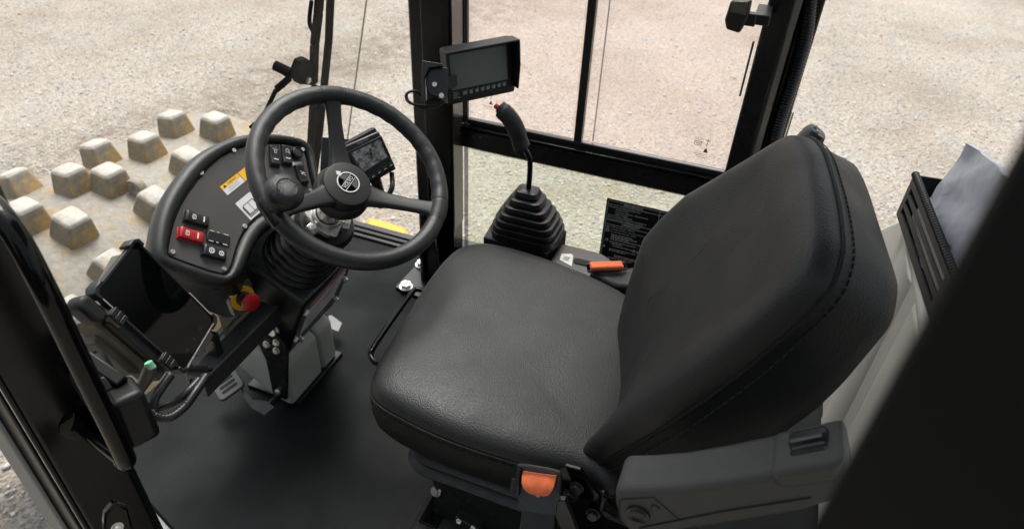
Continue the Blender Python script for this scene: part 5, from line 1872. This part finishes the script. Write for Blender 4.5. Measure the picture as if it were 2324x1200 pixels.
b.tube(spline([SMx @ V((*(0.03268,-0.06996), -.02)), (-0.781,1.276,0.578), (-0.789,1.257,0.559), (-0.803,1.225,0.557), (-0.818,1.199,0.565), (-0.819,1.153,0.575)], 8), .0065, 10)
tag(build('display_cable', b, 'rubber', smooth=60), 'thick black cable curving below the small machine display', 'cable')

# ================================================================== REAR VIEW MONITOR
MM = frame(*((-0.7063, 1.6427, 0.772), (0.671, 0.74, 0.0476), (-0.0957, 0.0227, 0.9952), (0.7353, -0.6723, 0.086)))
mo = thing('camera_monitor', 'wide grey screened camera monitor with a hood and eight keys on the corner post', 'monitor', MM.translation - V((0, 0, .08)))
mq = [(-0.08399,0.0478), (0.0827,0.04882), (0.08312,-0.04698), (-0.0845,-0.04569)]
mw = .166 / 2; mh = .094 / 2
b = MB()
b.prism(rrect(.205, .152, .008), -.028, -.004, MM @ Matrix.Translation((.004, -.012, 0)))
build('housing', b, 'matte', mo, bevel=.003)
b = MB()
b.prism(rrect(.190, .140, .006), -.004, .0, MM @ Matrix.Translation((.004, -.012, 0)))
build('face', b, 'black', mo, bevel=.001)
b = MB(); b.prism([(-mw, -mh), (mw, -mh), (mw, mh), (-mw, mh)], 0, .0006, MM)
build('screen', b, 'screen_grey', mo)
b = MB()
hw, ht, hb = .106, .068, -.082
for pr, d0, d1 in (([(-hw, ht - .006), (hw, ht - .006), (hw, ht), (-hw, ht)], -.006, .042),):
    b.prism(pr, d0, d1, MM)
for sx in (-1, 1):
    sd_ = MM @ frame((sx * (hw - .002), 0, 0), (0, 0, 1), (0, 1, 0), (-1, 0, 0))
    b.prism([(-.006, ht - .004), (.042, ht - .004), (.040, ht - .07), (.022, hb + .01), (-.006, hb + .01)], -.0025, .0025, sd_)
build('hood', b, 'matte', mo, bevel=.004)
q8 = [(-0.04578,-0.06003), (-0.02879,-0.06028), (-0.01164,-0.05992), (0.005617,-0.05956), (0.02162,-0.05955), (0.03905,-0.0598), (0.05529,-0.05918), (0.07158,-0.05917)]
kp = None
for q_ in q8:
    k_ = MB(); k_.lathe([(.0052, 0), (.0052, .0014), (.004, .002), (0, .0021)], None, 16)
    Mx = MM @ Matrix.Translation((q_[0], q_[1], 0))
    if kp is None:
        kp = local('key', k_, 'button', mo, Mx)
    else:
        again(kp, mo, Mx)
b = MB()
for q_ in q8:
    b.ringmark(q_[0] + .0052, q_[1] + .0058, 0.0, .0010, MM, .0006, 8)
for k, t in enumerate(('Power', 'Camera', 'Menu', 'Day/Night')):
    b.text(t, -mw + .002, q8[0][1] + .006 - .0050 * k, .0052, MM, .0006, 'LEFT')
for k in range(3):
    b.ringmark(-.052, q8[0][1] + .005 - .0052 * k, .0, .0011, MM, .0006, 8)
build('print', b, 'white', mo, recalc=False)
b = MB()
BKM = frame_n((-0.756,1.474,0.78), (.30, -.80, .52))
b.prism([(.026 * math.cos(math.radians(a)) + .004, .004 + .036 * math.sin(math.radians(a))) for a in range(90, 270, 15)] + [(.034, -.032), (.034, .040)], -.003, .003, BKM)
b.prism([(-.030, -.045), (-.030, .052), (.02, .046), (.02, .040), (-.012, .034), (-.024, .010), (-.020, -.045)], -.006, .022, BKM)
build('bracket', b, 'satin_paint', mo, bevel=.0015)
b = MB()
b.bar(BKM @ V((-.0, -.01, -.005)), BKM @ V((-.01, -.01, -.07)), .04, .05)
b.bar(BKM @ V((.02, 0, -.002)), MM @ V((-.06, -.03, -.026)), .02, .03)
build('bracket_arm', b, 'satin_paint', mo, bevel=.0015)
for q_ in ((.001, -.003), (.019, -.030)):
    screw_at(mo, BKM @ V((*q_, .003)), BKM.to_3x3() @ V((0, 0, 1)), .0065)
b = MB()
for k, off in enumerate((0, .006)):
    b.tube(spline([(-0.753,1.533,0.72), (-0.769,1.506,0.711), (-0.791,1.474,0.714), (-0.82,1.457,0.722), (-0.834,1.463,0.736), (-0.825,1.474,0.746), (-0.81,1.488,0.739), (-0.8,1.497,0.713)], 8), .0032, 8) if not k else b.tube(spline([(-0.753,1.526,0.712), (-0.772,1.499,0.703), (-0.795,1.47,0.71), (-0.826,1.463,0.724), (-0.834,1.473,0.74), (-0.82,1.488,0.744), (-0.806,1.495,0.73), (-0.797,1.505,0.705)], 8), .0032, 8)
b.tube(spline([(-0.8,1.561,0.777), (-0.806,1.539,0.769), (-0.806,1.526,0.752), (-0.793,1.516,0.734), (-0.776,1.521,0.717)], 8), .0035, 8)
tag(build('monitor_cable', b, 'rubber', smooth=60), 'thin black cable looped left of the camera monitor', 'cable')

# ================================================================== TABLET, HOLDER, ARM
TM = frame(*((-0.869, 0.63, 0.663), (-0.2258, 0.9643, 0.1386), (-0.3604, -0.2148, 0.9077), (0.9051, 0.155, 0.396)))
ta = thing('tablet', 'black rugged tablet tilted in a holder left of the steering pedestal', 'tablet', TM.translation - V((0, 0, .12)))
b = MB()
b.prism(rrect(.124, .210, .010, 5), -.014, -.001, TM)
build('case', b, 'black', ta, bevel=.002)
b = MB(); b.prism(rrect(.117, .203, .006, 4), -.001, .0002, TM)
build('screen', b, 'screen_dark', ta)
b = MB()
fr2 = rrect(.1255, .2115, .011, 5); fr3 = rrect(.1185, .2045, .007, 5)
b.loft([[(x, y, .0) for x, y in fr2], [(x, y, .0016) for x, y in fr2], [(x, y, .0016) for x, y in fr3], [(x, y, .0) for x, y in fr3]], M=TM, wrap=True)
build('bezel', b, 'satin_paint', ta)
b = MB()
for y0_, y1_ in ((-.098, -.03), (.045, .092)):
    b.box2((.0605 if y0_ < 0 else -.0625, y0_, .0006), (.0625 if y0_ < 0 else -.0605, y1_, .0030), TM)
    build('edge_strip', b, 'edge', ta)
    b = MB()
b.box2((-.05, -.1058, .0006), (.05, -.1042, .0028), TM)
build('edge_strip', b, 'edge', ta)
b = MB()
for sx, sy in ((-1, -1), (1, -1), (-1, 1), (1, 1)):
    k_ = 1.0
    o_ = [(sx * .066, sy * .090), (sx * .066, sy * .104), (sx * .056, sy * .111), (sx * .040, sy * .111), (sx * .040, sy * .1045), (sx * .052, sy * .1045), (sx * .0595, sy * .0985), (sx * .0595, sy * .090)]
    bb = MB(); bb.prism(o_, -.020, .005, TM)
    build('corner_bumper', bb, 'rubber', ta, bevel=.002)
b = MB()
for x, y in ((.025, -.088), (.0, -.088), (-.025, -.088)):
    b.ringmark(x, y, .0022, .0028, TM, .0008, 10)
build('nav_icons', b, 'panel', ta, recalc=False)
ho = thing('tablet_holder', 'black and olive plastic tablet holder with side clips and a box below', 'holder', TM.translation - V((0, 0, .16)))
b = MB()
b.prism([(-.060, -.090), (-.060, .070), (-.080, .052), (-.080, -.072)], -.0455, -.006, TM)
build('side_box', b, 'matte', ho, bevel=.002)
b = MB()
b.prism([(-.066, -.075), (-.066, .048), (-.074, .052), (-.100, .032), (-.100, -.045), (-.092, -.060), (-.074, -.075)], -.085, -.046, TM)
b.prism([(.055, -.10), (.055, .09), (-.088, .07), (-.088, -.09)], -.07, -.025, TM)
build('back_box', b, 'olive', ho, bevel=.002)
b = MB(); b.prism(rrect(.006, .034, .0028, 4), .0, .0008, TM @ frame((-.1003, .0, -.064), (0, 0, 1), (0, 1, 0), (-1, 0, 0)))
build('pull_slot', b, 'thread', ho)
for y in (.052, -.066):
    b = MB()
    for k in range(3):
        b.box2((-.076, y - .014 + .010 * k, -.012), (-.058, y - .006 + .010 * k, .0065), TM)
    b.box2((-.078, y - .016, -.014), (-.060, y + .016, .004), TM)
    build('clip', b, 'rubber', ho, bevel=.0012)
b = MB()
b.prism([(-.070, .066), (-.070, .112), (-.084, .118), (-.098, .108), (-.098, .072), (-.088, .060)], -.034, .002, TM)
build('corner_guard', b, 'matte', ho, bevel=.008, seg=3)
b = MB()
b.prism([(-.02, -.104), (.045, -.104), (.04, -.125), (-.012, -.125)], -.030, -.006, TM)
build('lower_lip', b, 'olive', ho, bevel=.003)
b = MB()
b.bar(TM @ V((.0, -.03, -.07)), (-.965, .79, .42), .03, .02)
b.bar((-.965, .79, .43), (-.965, .79, .36), .03, .02, up=(0, 1, 0))
build('neck', b, 'satin_paint', ho, bevel=.003)

ar = thing('support_tube', 'black square tube arm with welded gussets carrying the tablet', 'arm', (-.95, .83, .3))
A0, A1 = V((-0.957,0.712,0.345)), V((-0.963,0.949,0.345))
b = MB()
b.bar(A0, A1 + (A1 - A0) * .12, .050, .050)
build('tube', b, 'arm_steel', ar, bevel=.003)
for q_ in ((-0.987,0.789,0.375), (-0.966,0.731,0.375)):
    b = MB()
    p_ = V(q_)
    b.bar(p_ + V((-.028, -.01, .002)), p_ + V((.024, .010, .002)), .004, .022)
    build('gusset', b, 'arm_steel', ar, bevel=.001)
    b = MB()
    b.tube([p_ + V((-.0, .005, -.006)), p_ + V((.028, .016, -.006))], .0045, 8)
    build('weld', b, 'gloss', ar)
b = MB()
b.bar((-0.99,0.819,0.374), (-0.998,0.925,0.374), .0035, .0035)
build('weld_line', b, 'cast', ar)
b = MB()
b.tube([V((-0.967,0.709,0.36)), V((-0.965,0.718,0.33)), V((-0.973,0.71,0.31)), V((-0.985,0.71,0.33))], .0035, 8, closed=True)
build('eye_lug', b, 'gloss', ar)

b = MB()
pth, rad = hose_rings(spline([(-0.804,0.56,0.59), (-0.804,0.541,0.584), (-0.805,0.518,0.572), (-0.803,0.507,0.557), (-0.792,0.504,0.548), (-0.78,0.516,0.541), (-0.775,0.544,0.541), (-0.777,0.575,0.547), (-0.786,0.612,0.547)], 20), .0068, .0084, .0028)
b.tube(pth, rad, 10)
tag(build('conduit', b, 'rubber', smooth=60), 'black corrugated conduit looping down from the tablet to the arm', 'conduit', 'corrugated conduits under the tablet')
b = MB()
pth, rad = hose_rings(spline([(-0.878,0.516,0.502), (-0.845,0.519,0.525), (-0.817,0.526,0.537), (-0.798,0.548,0.54), (-0.788,0.571,0.548), (-0.79,0.597,0.548)], 20), .0062, .0076, .0028)
b.tube(pth, rad, 10)
tag(build('conduit', b, 'rubber', smooth=60), 'thinner black corrugated conduit lying behind the loop under the tablet', 'conduit', 'corrugated conduits under the tablet')
pc_ = thing('power_plug', 'green ended cable plug hanging under the tablet holder', 'cable', (-0.837,0.539,0.596))
b = MB(); b.tube([(-0.816,0.538,0.635), (-0.812,0.537,0.624)], .0065, 12)
build('plug', b, 'green', pc_)
b = MB()
b.tube([(-0.815,0.538,0.626), (-0.818,0.536,0.617), (-0.828,0.53,0.596), (-0.841,0.521,0.575), (-0.853,0.516,0.558)], [.009, .0105, .0105, .0095, .008], 14)
build('sleeve', b, 'panel', pc_, smooth=60)
b = MB(); b.tube(spline([(-0.847,0.518,0.566), (-0.862,0.515,0.544), (-0.891,0.516,0.507)], 6), .006, 10)
build('cord', b, 'rubber', pc_)
